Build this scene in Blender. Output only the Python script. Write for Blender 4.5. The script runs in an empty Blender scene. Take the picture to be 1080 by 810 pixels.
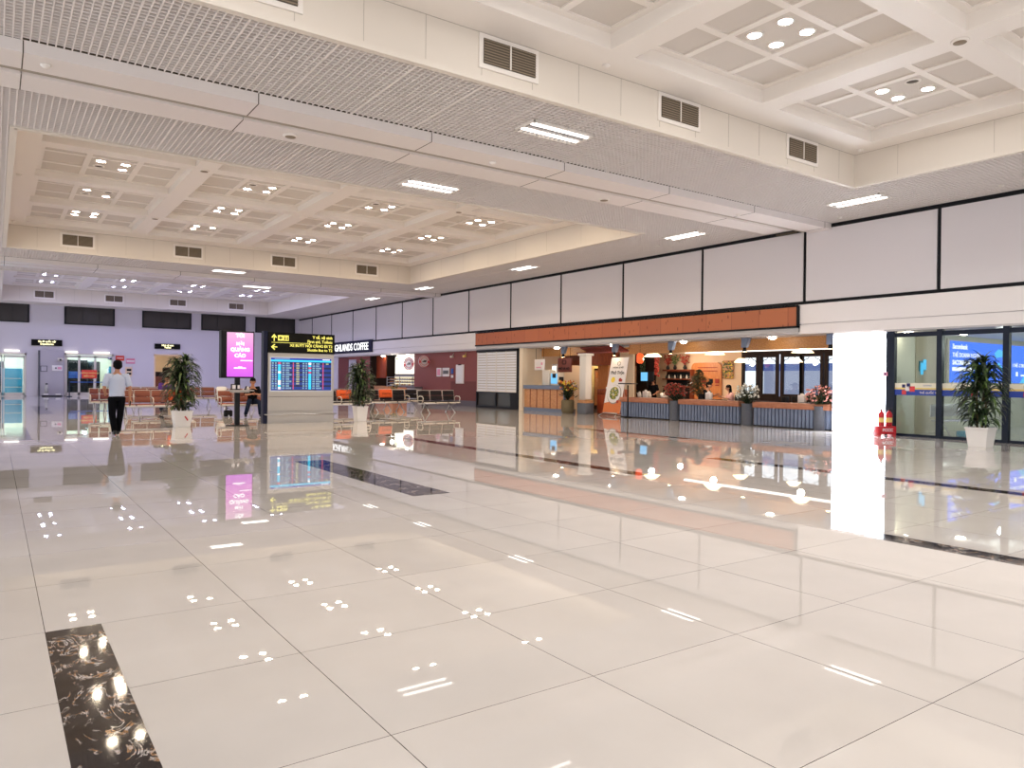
import bpy, bmesh, math, random
from mathutils import Vector, Matrix
R = math.radians
PI = math.pi
random.seed(7)
SC = bpy.context.scene
COL = SC.collection

# ------------------------------------------------------------------ materials
def sl(c):
    return tuple(((v/12.92) if v <= 0.04045 else ((v+0.055)/1.055)**2.4) for v in [x/255 for x in c]) + (1,)
def nt(name):
    m = bpy.data.materials.new(name); m.use_nodes = True
    return m, m.node_tree, m.node_tree.nodes['Principled BSDF']
def mat(name, rgb, rough=.5, metal=0, noise=0, nscale=8, spec=.5):
    m, t, b = nt(name)
    b.inputs['Roughness'].default_value = rough
    b.inputs['Metallic'].default_value = metal
    b.inputs['Specular IOR Level'].default_value = spec
    c = sl(rgb)
    if noise:
        tc = t.nodes.new('ShaderNodeTexCoord'); n = t.nodes.new('ShaderNodeTexNoise')
        n.inputs['Scale'].default_value = nscale; n.inputs['Detail'].default_value = 3
        t.links.new(tc.outputs['Object'], n.inputs['Vector'])
        r = t.nodes.new('ShaderNodeMix'); r.data_type = 'RGBA'
        r.inputs[6].default_value = tuple(v*(1-noise) for v in c[:3])+(1,)
        r.inputs[7].default_value = tuple(min(1, v*(1+noise)) for v in c[:3])+(1,)
        t.links.new(n.outputs['Fac'], r.inputs[0]); t.links.new(r.outputs[2], b.inputs['Base Color'])
    else:
        b.inputs['Base Color'].default_value = c
    return m
def emit(name, rgb, s, base=(20, 20, 20)):
    m, t, b = nt(name)
    b.inputs['Base Color'].default_value = sl(base)
    b.inputs['Emission Color'].default_value = sl(rgb)
    b.inputs['Emission Strength'].default_value = s
    b.inputs['Roughness'].default_value = .3
    return m
def wood(name, c1, c2, scale=(3, 3, .6), rough=.45):
    m, t, b = nt(name)
    tc = t.nodes.new('ShaderNodeTexCoord'); mp = t.nodes.new('ShaderNodeMapping'); n = t.nodes.new('ShaderNodeTexNoise')
    mp.inputs['Scale'].default_value = scale
    n.inputs['Scale'].default_value = 4; n.inputs['Detail'].default_value = 6
    cr = t.nodes.new('ShaderNodeValToRGB')
    cr.color_ramp.elements[0].position = .35; cr.color_ramp.elements[0].color = sl(c1)
    cr.color_ramp.elements[1].position = .65; cr.color_ramp.elements[1].color = sl(c2)
    t.links.new(tc.outputs['Object'], mp.inputs[0]); t.links.new(mp.outputs[0], n.inputs['Vector'])
    t.links.new(n.outputs['Fac'], cr.inputs[0]); t.links.new(cr.outputs[0], b.inputs['Base Color'])
    b.inputs['Roughness'].default_value = rough
    return m

M = {}
M['white'] = mat('white_paint', (236, 229, 222), .5)
M['offwhite'] = mat('cream_paint', (222, 213, 202), .55)
M['panel'] = mat('wall_panel', (222, 216, 218), .38)
M['fascia'] = mat('fascia_white', (240, 234, 232), .4)
M['backwall'] = mat('back_wall_paint', (214, 208, 216), .6)
M['black'] = mat('black_trim', (14, 15, 20), .5, spec=.25)
M['darkblue'] = mat('dark_blue_metal', (14, 26, 46), .45, spec=.3)
M['bowlshadow'] = mat('bowl_shadow_grey', (150, 140, 132), .6)
M['soffit'] = mat('soffit_grey', (196, 192, 192), .5)
M['seam'] = mat('seam', (186, 177, 166), .7)
M['coffer'] = mat('coffer_perforated', (212, 204, 196), .8)
M['gridbar'] = mat('grid_bar', (232, 224, 220), .5)
M['plenum'] = mat('plenum_dark', (62, 56, 55), .9)
M['beam'] = mat('beam_white', (230, 222, 218), .35)
M['groove'] = mat('beam_groove', (170, 160, 146), .6)
M['ventdark'] = mat('vent_dark', (84, 74, 62), .7)
M['ventslat'] = mat('vent_slat', (140, 124, 104), .6)
M['glassdark'] = mat('dark_window_glass', (58, 54, 52), .15)
M['chrome'] = mat('brushed_steel', (200, 198, 200), .28, .85)
M['whitemetal'] = mat('white_metal', (214, 206, 196), .4)
M['brown'] = mat('brown_leather', (136, 72, 52), .45, noise=.12)
M['brownred'] = mat('dark_red_leather', (112, 48, 44), .5)
M['blackpad'] = mat('black_leather', (24, 17, 21), .5, spec=.3)
M['orange'] = mat('orange_cloth', (226, 92, 34), .7, noise=.15)
M['skin'] = mat('skin', (186, 132, 104), .6)
M['hair'] = mat('hair_black', (10, 8, 8), .8, spec=.15)
M['shirt'] = mat('pale_blue_shirt', (194, 202, 224), .8, noise=.05)
M['trouser'] = mat('black_trousers', (10, 10, 15), .9, spec=.1)
M['shoe'] = mat('black_shoe', (14, 13, 14), .35)
M['jeans'] = mat('dark_jeans', (30, 38, 58), .9, spec=.1)
M['blackcloth'] = mat('black_cloth', (14, 14, 18), .9, spec=.1)
M['purple'] = mat('purple_cloth', (88, 44, 140), .8)
M['pinkcloth'] = mat('pink_cloth', (226, 176, 172), .8)
M['whitecloth'] = mat('white_cloth', (232, 228, 224), .8)
M['leaf'] = mat('leaf_green', (34, 52, 28), .42, noise=.45, nscale=20)
M['leaf2'] = mat('leaf_light', (84, 108, 56), .45, noise=.4, nscale=20)
M['stem'] = mat('plant_stem', (92, 82, 54), .7)
M['pot'] = mat('white_pot', (236, 232, 228), .35)
M['soil'] = mat('soil', (50, 38, 30), .9)
M['red'] = mat('red_metal', (196, 24, 36), .35)
M['yellow'] = mat('yellow_label', (232, 204, 120), .5)
M['greybody'] = mat('grey_board_body', (184, 180, 176), .45)
M['navy'] = mat('navy_board', (16, 20, 52), .5, spec=.3)
M['signblack'] = mat('sign_black', (16, 15, 10), .6, spec=.15)
M['bluegrey'] = mat('blue_grey_planks', (116, 128, 154), .6, noise=.25, nscale=5)
M['bluegrey2'] = mat('blue_grey_frame', (110, 122, 146), .5)
M['tanwood'] = wood('tan_wood', (184, 128, 84), (206, 150, 104), (2, 2, 8))
M['counterwood'] = wood('counter_wood', (166, 104, 74), (188, 124, 92), (6, 1, 6))
M['ceilwood'] = wood('ceiling_wood', (176, 118, 62), (206, 150, 88), (1, 6, 6))
M['redwood'] = wood('red_wood', (116, 52, 30), (142, 70, 42), (4, 4, 1))
M['mahogany'] = wood('mahogany', (130, 48, 20), (156, 66, 30), (3, 3, .8))
M['maroon'] = mat('maroon_wall', (138, 72, 66), .6, noise=.06, nscale=1.5)
M['maroon2'] = mat('maroon_dado', (112, 54, 46), .6)
M['greyskirt'] = mat('grey_skirting', (92, 84, 90), .5)
M['darkbrown'] = mat('dark_brown', (34, 18, 15), .6, spec=.25)
M['peach'] = mat('peach_wall', (236, 208, 176), .7)
M['cream'] = mat('cream_wall', (232, 216, 192), .7)
M['concrete'] = mat('grey_planter', (96, 100, 110), .7, noise=.15, nscale=12)
M['olive'] = mat('olive_planter', (104, 92, 66), .6, noise=.2)
M['shutter'] = mat('shutter_slats', (232, 232, 236), .45)
M['tile_red'] = mat('roof_tile_red', (120, 44, 34), .6)
M['redflower'] = mat('red_flowers', (168, 60, 48), .7, noise=.3, nscale=30)
M['pinkflower'] = mat('pink_flowers', (232, 150, 140), .7, noise=.3, nscale=30)
M['whiteflower'] = mat('white_flowers', (236, 236, 226), .7)
M['orangeflower'] = mat('orange_flowers', (214, 120, 66), .7)
M['yellowflower'] = mat('yellow_flowers', (236, 206, 70), .7)
M['beige'] = mat('beige_panel', (190, 182, 160), .6)
M['greenish'] = mat('pale_green_wall', (206, 208, 190), .6)
M['redsign'] = mat('red_sign', (216, 62, 44), .5)
M['bookblue'] = mat('blue_band', (40, 86, 170), .5)
M['paper'] = mat('paper', (232, 226, 226), .7)
M['inkgrey'] = mat('ink_grey', (90, 90, 96), .7)
M['plaster_grey'] = mat('grey_panel', (182, 176, 184), .6)
M['pinkpaper'] = mat('pink_notice', (226, 150, 176), .6)
M['decalblue'] = mat('decal_blue', (34, 64, 160), .4)
M['decalcream'] = mat('decal_cream', (232, 226, 206), .4)
M['decalred'] = mat('decal_red', (214, 60, 66), .4)
M['decalnavy'] = mat('decal_navy', (24, 30, 96), .4)
M['cyan'] = mat('cyan_object', (60, 160, 196), .4)
M['bowlgreen'] = mat('dish_green', (130, 140, 70), .6, noise=.5, nscale=40)
M['inktext'] = mat('dark_lettering', (60, 52, 48), .6)
M['orangeboard'] = wood('orange_board', (206, 124, 66), (222, 146, 86), (2, 6, 1))

M['downlight'] = emit('downlight_warm_white', (250, 246, 240), 150)
M['downlight_warm'] = emit('downlight_warm', (255, 234, 204), 185)
M['downlight_cool'] = emit('downlight_cool', (196, 200, 255), 180)
M['troffer'] = emit('troffer_tube', (255, 248, 240), 5)
M['soffitlight'] = emit('soffit_downlight', (255, 244, 226), 28)
M['lightbox'] = emit('lit_column_panel', (238, 244, 255), 18, (240, 240, 240))
M['warmlamp'] = emit('warm_lamp', (255, 226, 176), 4)
M['warmbulb'] = emit('warm_spot_bulb', (255, 214, 150), 60)
M['whitestrip'] = emit('white_strip_lamp', (255, 250, 240), 2.2)
M['coolroom'] = emit('cool_room_lamp', (186, 232, 255), 5)
M['screenblue'] = emit('screen_blue', (16, 60, 160), .8)
M['screendark'] = emit('screen_dark_row', (10, 26, 84), .7)
M['screencyan'] = emit('screen_cyan', (50, 210, 250), 1.3)
M['screennavy'] = emit('screen_header', (10, 30, 170), 1.0)
M['screengrey'] = emit('screen_text', (150, 190, 210), 1.0)
M['screenyellow'] = emit('screen_yellow', (200, 200, 150), 1.0)
M['screenred'] = emit('screen_red', (236, 90, 130), 1.0)
M['screenwhite'] = emit('screen_white', (250, 250, 255), 1.4)
M['signyellow'] = emit('sign_yellow_letters', (255, 240, 110), 1.3)
M['signwhite'] = emit('sign_white_letters', (255, 255, 255), 1.8)
M['signcream'] = emit('sign_cream_letters', (255, 246, 190), 2.2)
M['menulight'] = emit('menu_lightbox', (255, 250, 234), 1.9)
M['menuwarm'] = emit('display_case_light', (255, 240, 200), 1.1)
M['posterblue'] = emit('poster_blue_backlit', (0, 96, 232), 1.5)
M['posterlight'] = emit('poster_cyan_backlit', (60, 190, 245), 1.1)
M['postertext'] = emit('poster_white_backlit', (245, 250, 255), 1.2)
M['outside'] = emit('outside_white', (236, 240, 255), 1.5)
M['outside2'] = emit('outside_lavender', (150, 160, 200), .8)
M['outblue'] = emit('outside_blue_glow', (30, 80, 170), .8)
M['tvblue'] = emit('television_blue', (110, 190, 240), 1.2)
M['lantern'] = emit('red_lantern', (240, 90, 40), 1.2, (200, 60, 30))
M['yellowglow'] = emit('yellow_wall_lamp', (255, 216, 110), 4)

def gradient_pink():
    m, t, b = nt('pink_screen')
    tc = t.nodes.new('ShaderNodeTexCoord'); sp = t.nodes.new('ShaderNodeSeparateXYZ'); mr = t.nodes.new('ShaderNodeMapRange')
    mr.inputs[1].default_value = 1.5; mr.inputs[2].default_value = 2.85
    cr = t.nodes.new('ShaderNodeValToRGB'); cr.color_ramp.elements[0].color = sl((222, 92, 240)); cr.color_ramp.elements[1].color = sl((244, 190, 224))
    e = cr.color_ramp.elements.new(.45); e.color = sl((250, 120, 236))
    t.links.new(tc.outputs['Object'], sp.inputs[0]); t.links.new(sp.outputs['Z'], mr.inputs[0]); t.links.new(mr.outputs[0], cr.inputs[0])
    t.links.new(cr.outputs[0], b.inputs['Emission Color']); b.inputs['Emission Strength'].default_value = 1.05
    b.inputs['Base Color'].default_value = (0.02, .02, .02, 1)
    return m
M['pinkscreen'] = gradient_pink()

def glassmat(name, tint=(1, 1, 1, 1), refl=.12):
    m = bpy.data.materials.new(name); m.use_nodes = True; t = m.node_tree
    for n in list(t.nodes): t.nodes.remove(n)
    o = t.nodes.new('ShaderNodeOutputMaterial'); tr = t.nodes.new('ShaderNodeBsdfTransparent'); gl = t.nodes.new('ShaderNodeBsdfGlossy')
    fr = t.nodes.new('ShaderNodeFresnel'); mx = t.nodes.new('ShaderNodeMixShader')
    tr.inputs[0].default_value = tint; gl.inputs['Roughness'].default_value = .02; fr.inputs[0].default_value = 1.4
    t.links.new(fr.outputs[0], mx.inputs[0]); t.links.new(tr.outputs[0], mx.inputs[1]); t.links.new(gl.outputs[0], mx.inputs[2]); t.links.new(mx.outputs[0], o.inputs[0])
    return m
M['glass'] = glassmat('clear_glass', (.93, .96, .94, 1))

def floormat():
    m, t, b = nt('polished_floor_tiles')
    N = t.nodes; L = t.links
    tc = N.new('ShaderNodeTexCoord'); sp = N.new('ShaderNodeSeparateXYZ'); L.new(tc.outputs['Object'], sp.inputs[0])
    def line(sock, off, wid):
        a = N.new('ShaderNodeMath'); a.operation = 'SUBTRACT'; a.inputs[1].default_value = off; L.new(sock, a.inputs[0])
        d = N.new('ShaderNodeMath'); d.operation = 'DIVIDE'; d.inputs[1].default_value = 1.1; L.new(a.outputs[0], d.inputs[0])
        f = N.new('ShaderNodeMath'); f.operation = 'FRACT'; L.new(d.outputs[0], f.inputs[0])
        p = N.new('ShaderNodeMath'); p.operation = 'PINGPONG'; p.inputs[1].default_value = .5; L.new(d.outputs[0], p.inputs[0])
        c = N.new('ShaderNodeMath'); c.operation = 'LESS_THAN'; c.inputs[1].default_value = wid; L.new(p.outputs[0], c.inputs[0])
        fl = N.new('ShaderNodeMath'); fl.operation = 'FLOOR'; L.new(d.outputs[0], fl.inputs[0])
        return c.outputs[0], fl.outputs[0]
    lx, fx = line(sp.outputs['X'], .245, .0018)
    ly, fy = line(sp.outputs['Y'], 4.963, .0016)
    mx = N.new('ShaderNodeMath'); mx.operation = 'MAXIMUM'; L.new(lx, mx.inputs[0]); L.new(ly, mx.inputs[1])
    cb = N.new('ShaderNodeCombineXYZ'); L.new(fx, cb.inputs[0]); L.new(fy, cb.inputs[1])
    wn = N.new('ShaderNodeTexWhiteNoise'); wn.noise_dimensions = '2D'; L.new(cb.outputs[0], wn.inputs['Vector'])
    n = N.new('ShaderNodeTexNoise'); n.inputs['Scale'].default_value = 1.3; n.inputs['Detail'].default_value = 5
    L.new(tc.outputs['Object'], n.inputs['Vector'])
    ad = N.new('ShaderNodeMath'); ad.operation = 'MULTIPLY_ADD'; ad.inputs[1].default_value = .35; L.new(wn.outputs['Value'], ad.inputs[0]); L.new(n.outputs['Fac'], ad.inputs[2])
    cr = N.new('ShaderNodeValToRGB')
    cr.color_ramp.elements[0].position = .35; cr.color_ramp.elements[0].color = sl((210, 203, 197))
    cr.color_ramp.elements[1].position = 1.; cr.color_ramp.elements[1].color = sl((222, 215, 209))
    L.new(ad.outputs[0], cr.inputs[0])
    mi = N.new('ShaderNodeMix'); mi.data_type = 'RGBA'; mi.inputs[7].default_value = sl((46, 34, 28))
    L.new(mx.outputs[0], mi.inputs[0]); L.new(cr.outputs[0], mi.inputs[6]); L.new(mi.outputs[2], b.inputs['Base Color'])
    b.inputs['Roughness'].default_value = .012
    b.inputs['IOR'].default_value = 1.55
    return m
M['floor'] = floormat()

def marble():
    m, t, b = nt('black_veined_marble')
    N = t.nodes; L = t.links
    tc = N.new('ShaderNodeTexCoord')
    mp = N.new('ShaderNodeMapping'); mp.inputs['Scale'].default_value = (1, .42, 1); L.new(tc.outputs['Object'], mp.inputs[0])
    n = N.new('ShaderNodeTexNoise'); n.inputs['Scale'].default_value = 9; n.inputs['Detail'].default_value = 9; n.inputs['Roughness'].default_value = .62; n.inputs['Distortion'].default_value = 1.4
    L.new(mp.outputs[0], n.inputs['Vector'])
    cr = N.new('ShaderNodeValToRGB'); e = cr.color_ramp.elements
    e[0].position = .465; e[0].color = (0, 0, 0, 1); e[1].position = .5; e[1].color = (1, 1, 1, 1); k = e.new(.53); k.color = (0, 0, 0, 1)
    L.new(n.outputs['Fac'], cr.inputs[0])
    n2 = N.new('ShaderNodeTexNoise'); n2.inputs['Scale'].default_value = 5; n2.inputs['Detail'].default_value = 3
    L.new(tc.outputs['Object'], n2.inputs['Vector'])
    c2 = N.new('ShaderNodeValToRGB'); c2.color_ramp.elements[0].position = .44; c2.color_ramp.elements[1].position = .52
    L.new(n2.outputs['Fac'], c2.inputs[0])
    mu = N.new('ShaderNodeMath'); mu.operation = 'MULTIPLY'; L.new(cr.outputs[0], mu.inputs[0]); L.new(c2.outputs[0], mu.inputs[1])
    n3 = N.new('ShaderNodeTexNoise'); n3.inputs['Scale'].default_value = 22; L.new(tc.outputs['Object'], n3.inputs['Vector'])
    c3 = N.new('ShaderNodeValToRGB'); c3.color_ramp.elements[0].position = .45; c3.color_ramp.elements[0].color = sl((214, 206, 200)); c3.color_ramp.elements[1].position = .6; c3.color_ramp.elements[1].color = sl((190, 144, 100))
    L.new(n3.outputs['Fac'], c3.inputs[0])
    mi = N.new('ShaderNodeMix'); mi.data_type = 'RGBA'; mi.inputs[6].default_value = sl((34, 26, 26))
    L.new(mu.outputs[0], mi.inputs[0]); L.new(c3.outputs[0], mi.inputs[7]); L.new(mi.outputs[2], b.inputs['Base Color'])
    b.inputs['Roughness'].default_value = .05
    return m
M['marble'] = marble()

def fasciawood():
    m, t, b = nt('knotty_wood_cladding')
    N = t.nodes; L = t.links
    tc = N.new('ShaderNodeTexCoord'); sp = N.new('ShaderNodeSeparateXYZ'); L.new(tc.outputs['Object'], sp.inputs[0])
    d = N.new('ShaderNodeMath'); d.operation = 'DIVIDE'; d.inputs[1].default_value = 1.1; L.new(sp.outputs['Y'], d.inputs[0])
    f = N.new('ShaderNodeMath'); f.operation = 'FLOOR'; L.new(d.outputs[0], f.inputs[0])
    wn = N.new('ShaderNodeTexWhiteNoise'); wn.noise_dimensions = '1D'; L.new(f.outputs[0], wn.inputs['W'])
    cr = N.new('ShaderNodeValToRGB'); cr.color_ramp.elements[0].color = sl((178, 98, 58)); cr.color_ramp.elements[1].color = sl((188, 108, 64))
    L.new(wn.outputs['Value'], cr.inputs[0])
    v = N.new('ShaderNodeTexVoronoi'); v.inputs['Scale'].default_value = 4.2
    mpv = N.new('ShaderNodeMapping'); mpv.inputs['Scale'].default_value = (1, 1.5, .55); L.new(tc.outputs['Object'], mpv.inputs[0]); L.new(mpv.outputs[0], v.inputs['Vector'])
    lt = N.new('ShaderNodeMath'); lt.operation = 'LESS_THAN'; lt.inputs[1].default_value = .16; L.new(v.outputs['Distance'], lt.inputs[0])
    p = N.new('ShaderNodeMath'); p.operation = 'PINGPONG'; p.inputs[1].default_value = .5; L.new(d.outputs[0], p.inputs[0])
    l2 = N.new('ShaderNodeMath'); l2.operation = 'LESS_THAN'; l2.inputs[1].default_value = .008; L.new(p.outputs[0], l2.inputs[0])
    mx = N.new('ShaderNodeMath'); mx.operation = 'MAXIMUM'; L.new(lt.outputs[0], mx.inputs[0]); L.new(l2.outputs[0], mx.inputs[1])
    mm = N.new('ShaderNodeMath'); mm.operation = 'MULTIPLY'; mm.inputs[1].default_value = .7; L.new(mx.outputs[0], mm.inputs[0])
    mi = N.new('ShaderNodeMix'); mi.data_type = 'RGBA'; mi.inputs[7].default_value = sl((112, 50, 28))
    L.new(mm.outputs[0], mi.inputs[0]); L.new(cr.outputs[0], mi.inputs[6]); L.new(mi.outputs[2], b.inputs['Base Color'])
    b.inputs['Roughness'].default_value = .4
    return m
M['fasciawood'] = fasciawood()

# ------------------------------------------------------------------ geometry helpers
class MB:
    def __init__(s): s.v = []; s.f = []; s.m = []; s.sm = []
    def add(s, vs, fs, mi=0, smooth=False):
        b = len(s.v); s.v += [tuple(v) for v in vs]
        for f in fs: s.f.append(tuple(b+i for i in f)); s.m.append(mi); s.sm.append(smooth)
        return s
    def box(s, x0, y0, z0, x1, y1, z1, mi=0):
        x0, x1 = min(x0, x1), max(x0, x1); y0, y1 = min(y0, y1), max(y0, y1); z0, z1 = min(z0, z1), max(z0, z1)
        return s.add([(x0, y0, z0), (x1, y0, z0), (x1, y1, z0), (x0, y1, z0), (x0, y0, z1), (x1, y0, z1), (x1, y1, z1), (x0, y1, z1)],
                     [(0, 3, 2, 1), (4, 5, 6, 7), (0, 1, 5, 4), (1, 2, 6, 5), (2, 3, 7, 6), (3, 0, 4, 7)], mi)
    def rbox(s, c, size, r=.02, mi=0, rx=0, rz=0):   # bevelled box, optionally tilted
        bm = bmesh.new(); bmesh.ops.create_cube(bm, size=1)
        for v in bm.verts: v.co = Vector((v.co.x*size[0], v.co.y*size[1], v.co.z*size[2]))
        bmesh.ops.bevel(bm, geom=list(bm.edges), offset=min(r, min(size)*.45), segments=2, affect='EDGES', profile=.5)
        mt = Matrix.Translation(c) @ Matrix.Rotation(rz, 4, 'Z') @ Matrix.Rotation(rx, 4, 'X')
        bm.transform(mt); bm.verts.index_update()
        s.add([v.co[:] for v in bm.verts], [[v.index for v in f.verts] for f in bm.faces], mi, True); bm.free()
        return s
    def tube(s, pts, r, n=8, mi=0, cap=True, smooth=True, sx=1):
        pts = [Vector(p) for p in pts]
        rs = r if isinstance(r, (list, tuple)) else [r]*len(pts)
        rings = []
        up = None
        for i, p in enumerate(pts):
            t = (pts[min(i+1, len(pts)-1)]-pts[max(i-1, 0)])
            if t.length < 1e-9: t = Vector((0, 0, 1))
            t.normalize()
            if up is None:
                up = Vector((0, 0, 1)) if abs(t.z) < .9 else Vector((0, 1, 0))
            a = t.cross(up)
            if a.length < 1e-6: a = t.cross(Vector((1, 0, 0)))
            a.normalize(); b = a.cross(t).normalized(); up = b
            rings.append([p+a*math.cos(2*PI*k/n)*rs[i]*sx+b*math.sin(2*PI*k/n)*rs[i] for k in range(n)])
        vs = [v for rg in rings for v in rg]; fs = []
        for i in range(len(rings)-1):
            for k in range(n):
                k2 = (k+1) % n
                fs.append((i*n+k, i*n+k2, (i+1)*n+k2, (i+1)*n+k))
        if cap: fs += [tuple(reversed(range(n))), tuple((len(rings)-1)*n+k for k in range(n))]
        return s.add(vs, fs, mi, smooth)
    def lathe(s, prof, c=(0, 0, 0), n=20, mi=0, smooth=True, sy=1, cap=True):
        vs = []; fs = []
        for (r, z) in prof:
            for k in range(n): vs.append((c[0]+r*math.cos(2*PI*k/n), c[1]+r*math.sin(2*PI*k/n)*sy, c[2]+z))
        for i in range(len(prof)-1):
            for k in range(n):
                k2 = (k+1) % n; fs.append((i*n+k, i*n+k2, (i+1)*n+k2, (i+1)*n+k))
        if cap: fs += [tuple(reversed(range(n))), tuple((len(prof)-1)*n+k for k in range(n))]
        return s.add(vs, fs, mi, smooth)
    def ell(s, c, r, n=12, m=8, mi=0, zlo=-1):
        prof = []
        for i in range(m+1):
            a = -PI/2+PI*i/m
            z = math.sin(a)
            if z < zlo: z = zlo
            prof.append((max(math.cos(a), .001), z))
        vs = []; fs = []
        for (rr, z) in prof:
            for k in range(n): vs.append((c[0]+rr*r[0]*math.cos(2*PI*k/n), c[1]+rr*r[1]*math.sin(2*PI*k/n), c[2]+z*r[2]))
        for i in range(m):
            for k in range(n):
                k2 = (k+1) % n; fs.append((i*n+k, i*n+k2, (i+1)*n+k2, (i+1)*n+k))
        return s.add(vs, fs, mi, True)
    def text(s, txt, size, origin, right=(1, 0, 0), up=(0, 0, 1), align='LEFT', mi=0, ext=.004, bold=0, xs=1):
        cu = bpy.data.curves.new('t', 'FONT'); cu.body = txt; cu.size = size; cu.align_x = align; cu.extrude = ext; cu.offset = bold; cu.resolution_u = 2
        o = bpy.data.objects.new('t', cu); COL.objects.link(o)
        bpy.context.view_layer.update()
        me = bpy.data.meshes.new_from_object(o.evaluated_get(bpy.context.evaluated_depsgraph_get()))
        r = Vector(right).normalized(); u = Vector(up).normalized(); nn = r.cross(u); og = Vector(origin)
        s.add([og+r*v.co.x*xs+u*v.co.y+nn*v.co.z for v in me.vertices], [tuple(p.vertices) for p in me.polygons], mi)
        bpy.data.objects.remove(o); bpy.data.curves.remove(cu); bpy.data.meshes.remove(me)
        return s
    def build(s, name, mats, parent=None, loc=None, rz=0, kind=None, label=None):
        me = bpy.data.meshes.new(name); me.from_pydata(s.v, [], s.f)
        mats = mats if isinstance(mats, (list, tuple)) else [mats]
        for k in mats: me.materials.append(M[k] if isinstance(k, str) else k)
        for p, mi, sm in zip(me.polygons, s.m, s.sm): p.material_index = mi; p.use_smooth = sm
        me.update()
        o = bpy.data.objects.new(name, me); COL.objects.link(o)
        if loc: o.location = loc
        if rz: o.rotation_euler.z = rz
        if parent: o.parent = parent
        if kind: o['kind'] = kind
        if label: o['label'] = label
        return o
def thing(name, label, cat, loc=(0, 0, 0), rz=0, group=None):
    o = bpy.data.objects.new(name, None); COL.objects.link(o); o.empty_display_size = .1
    o.location = loc; o.rotation_euler.z = rz; o['label'] = label; o['category'] = cat
    if group: o['group'] = group
    return o
def tag(o, label, cat, group=None):
    o['label'] = label; o['category'] = cat
    if group: o['group'] = group
    return o
def kids(o): return [c for c in bpy.data.objects if c.parent == o]
def copy_tree(root, loc, rz=0, label=None, group=None):
    def cp(o, par):
        c = o.copy(); COL.objects.link(c); c.parent = par
        for k in kids(o): cp(k, c)
        return c
    c = cp(root, None); c.location = loc; c.rotation_euler.z = rz
    if label: c['label'] = label
    if group: c['group'] = group
    return c
def arcpts(c, r, a0, a1, n, plane='xz'):
    out = []
    for i in range(n+1):
        a = a0+(a1-a0)*i/n
        if plane == 'xz': out.append((c[0]+r*math.cos(a), c[1], c[2]+r*math.sin(a)))
        elif plane == 'yz': out.append((c[0], c[1]+r*math.cos(a), c[2]+r*math.sin(a)))
        else: out.append((c[0]+r*math.cos(a), c[1]+r*math.sin(a), c[2]))
    return out

XW = 20.83; YB = 60.8; ZS = 6.32
MUL = [1.6+4.04*k for k in range(-3, 0)] + [5.72, 9.76, 13.79, 17.89, 21.98, 25.98, 29.92, 33.85, 37.8, 41.75, 45.6, 49.5, 53.55, 57.7]

# ------------------------------------------------------------------ the setting
MB().add([(-9, -9, 0), (36, -9, 0), (36, 66, 0), (-9, 66, 0)], [(0, 1, 2, 3)]).build('floor', 'floor', kind='structure')
inl = [(.245, .56, .525, 4.963), (4.30, 8.263, 4.83, 12.75), (6.845, -.4, 7.13, 3.863), (8.2, 8.263, 8.5, 17.5),
       (11.17, .2, 11.47, 9.45), (14.43, 12.9, 14.73, 17.5), (.25, 19.9, .72, 24.6), (1.37, 32.6, 1.85, 41.0), (4.8, 25.6, 5.05, 30.2), (11.2, 23.4, 11.5, 26.6)]
for i, (a, b, c, d) in enumerate(inl):
    k = MB().box(a, b, -.01, c, d, .0015)
    k.build('trim_%d' % (i+1), 'marble', kind='structure')

ceil = MB().box(-9, -9, 6.95, 36, 66, 7.0)
# main void above the open grid, left out over the bays
BX0, BX1 = .30, 17.38
BAYS = [(-6.25, 10.17), (17.5, 34.0), (41.5, 57.95)]
ceil = MB()
ZP = 6.62
ceil.box(-9, -9, ZP, BX0-.1, 66, ZP+.05); ceil.box(BX1+.1, -9, ZP, XW+.2, 66, ZP+.05)
ys = [-9] + [v for b in BAYS for v in b] + [66]
for i in range(0, len(ys), 2): ceil.box(BX0-.1, ys[i] + (.1 if i else 0), ZP, BX1+.1, ys[i+1]-.1, ZP+.05)
CEIL = ceil.build('ceiling', 'plenum', kind='structure')
def grid(x0, x1, y0, y1, p=.105):
    g = MB()
    w = .018
    nx = int((x1-x0)/p); ny = int((y1-y0)/p)
    for i in range(nx+1):
        x = x0+i*(x1-x0)/max(nx, 1); g.box(x-w/2, y0, ZS, x+w/2, y1, ZS+.05)
    for i in range(ny+1):
        y = y0+i*(y1-y0)/max(ny, 1); g.box(x0, y-w/2, ZS+.001, x1, y+w/2, ZS+.05)
    # wider module rails every 1.2 m
    k = x0
    while k < x1: g.box(k-.011, y0, ZS-.001, k+.011, y1, ZS+.05); k += 1.26
    return g.build('open_cell_grid', 'gridbar', CEIL, kind='structure')
grid(-3, BX0, -7, YB); grid(BX1, XW, -7, YB)
for a, b in ((10.17, 12.9), (14.6, 17.5), (34.0, 36.9), (38.6, 41.5), (57.95, YB)): grid(BX0, BX1, a, b)
CX = [8.84-6.15, 8.84-2.05, 8.84+2.05, 8.84+6.15]
ROWS = [[7.72-3.84*k for k in (3, 2, 1, 0)], [19.75, 23.6, 27.45, 31.3], [43.6, 47.5, 51.4, 55.3]]
ZB = [7.1, 7.18, 7.27]
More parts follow.
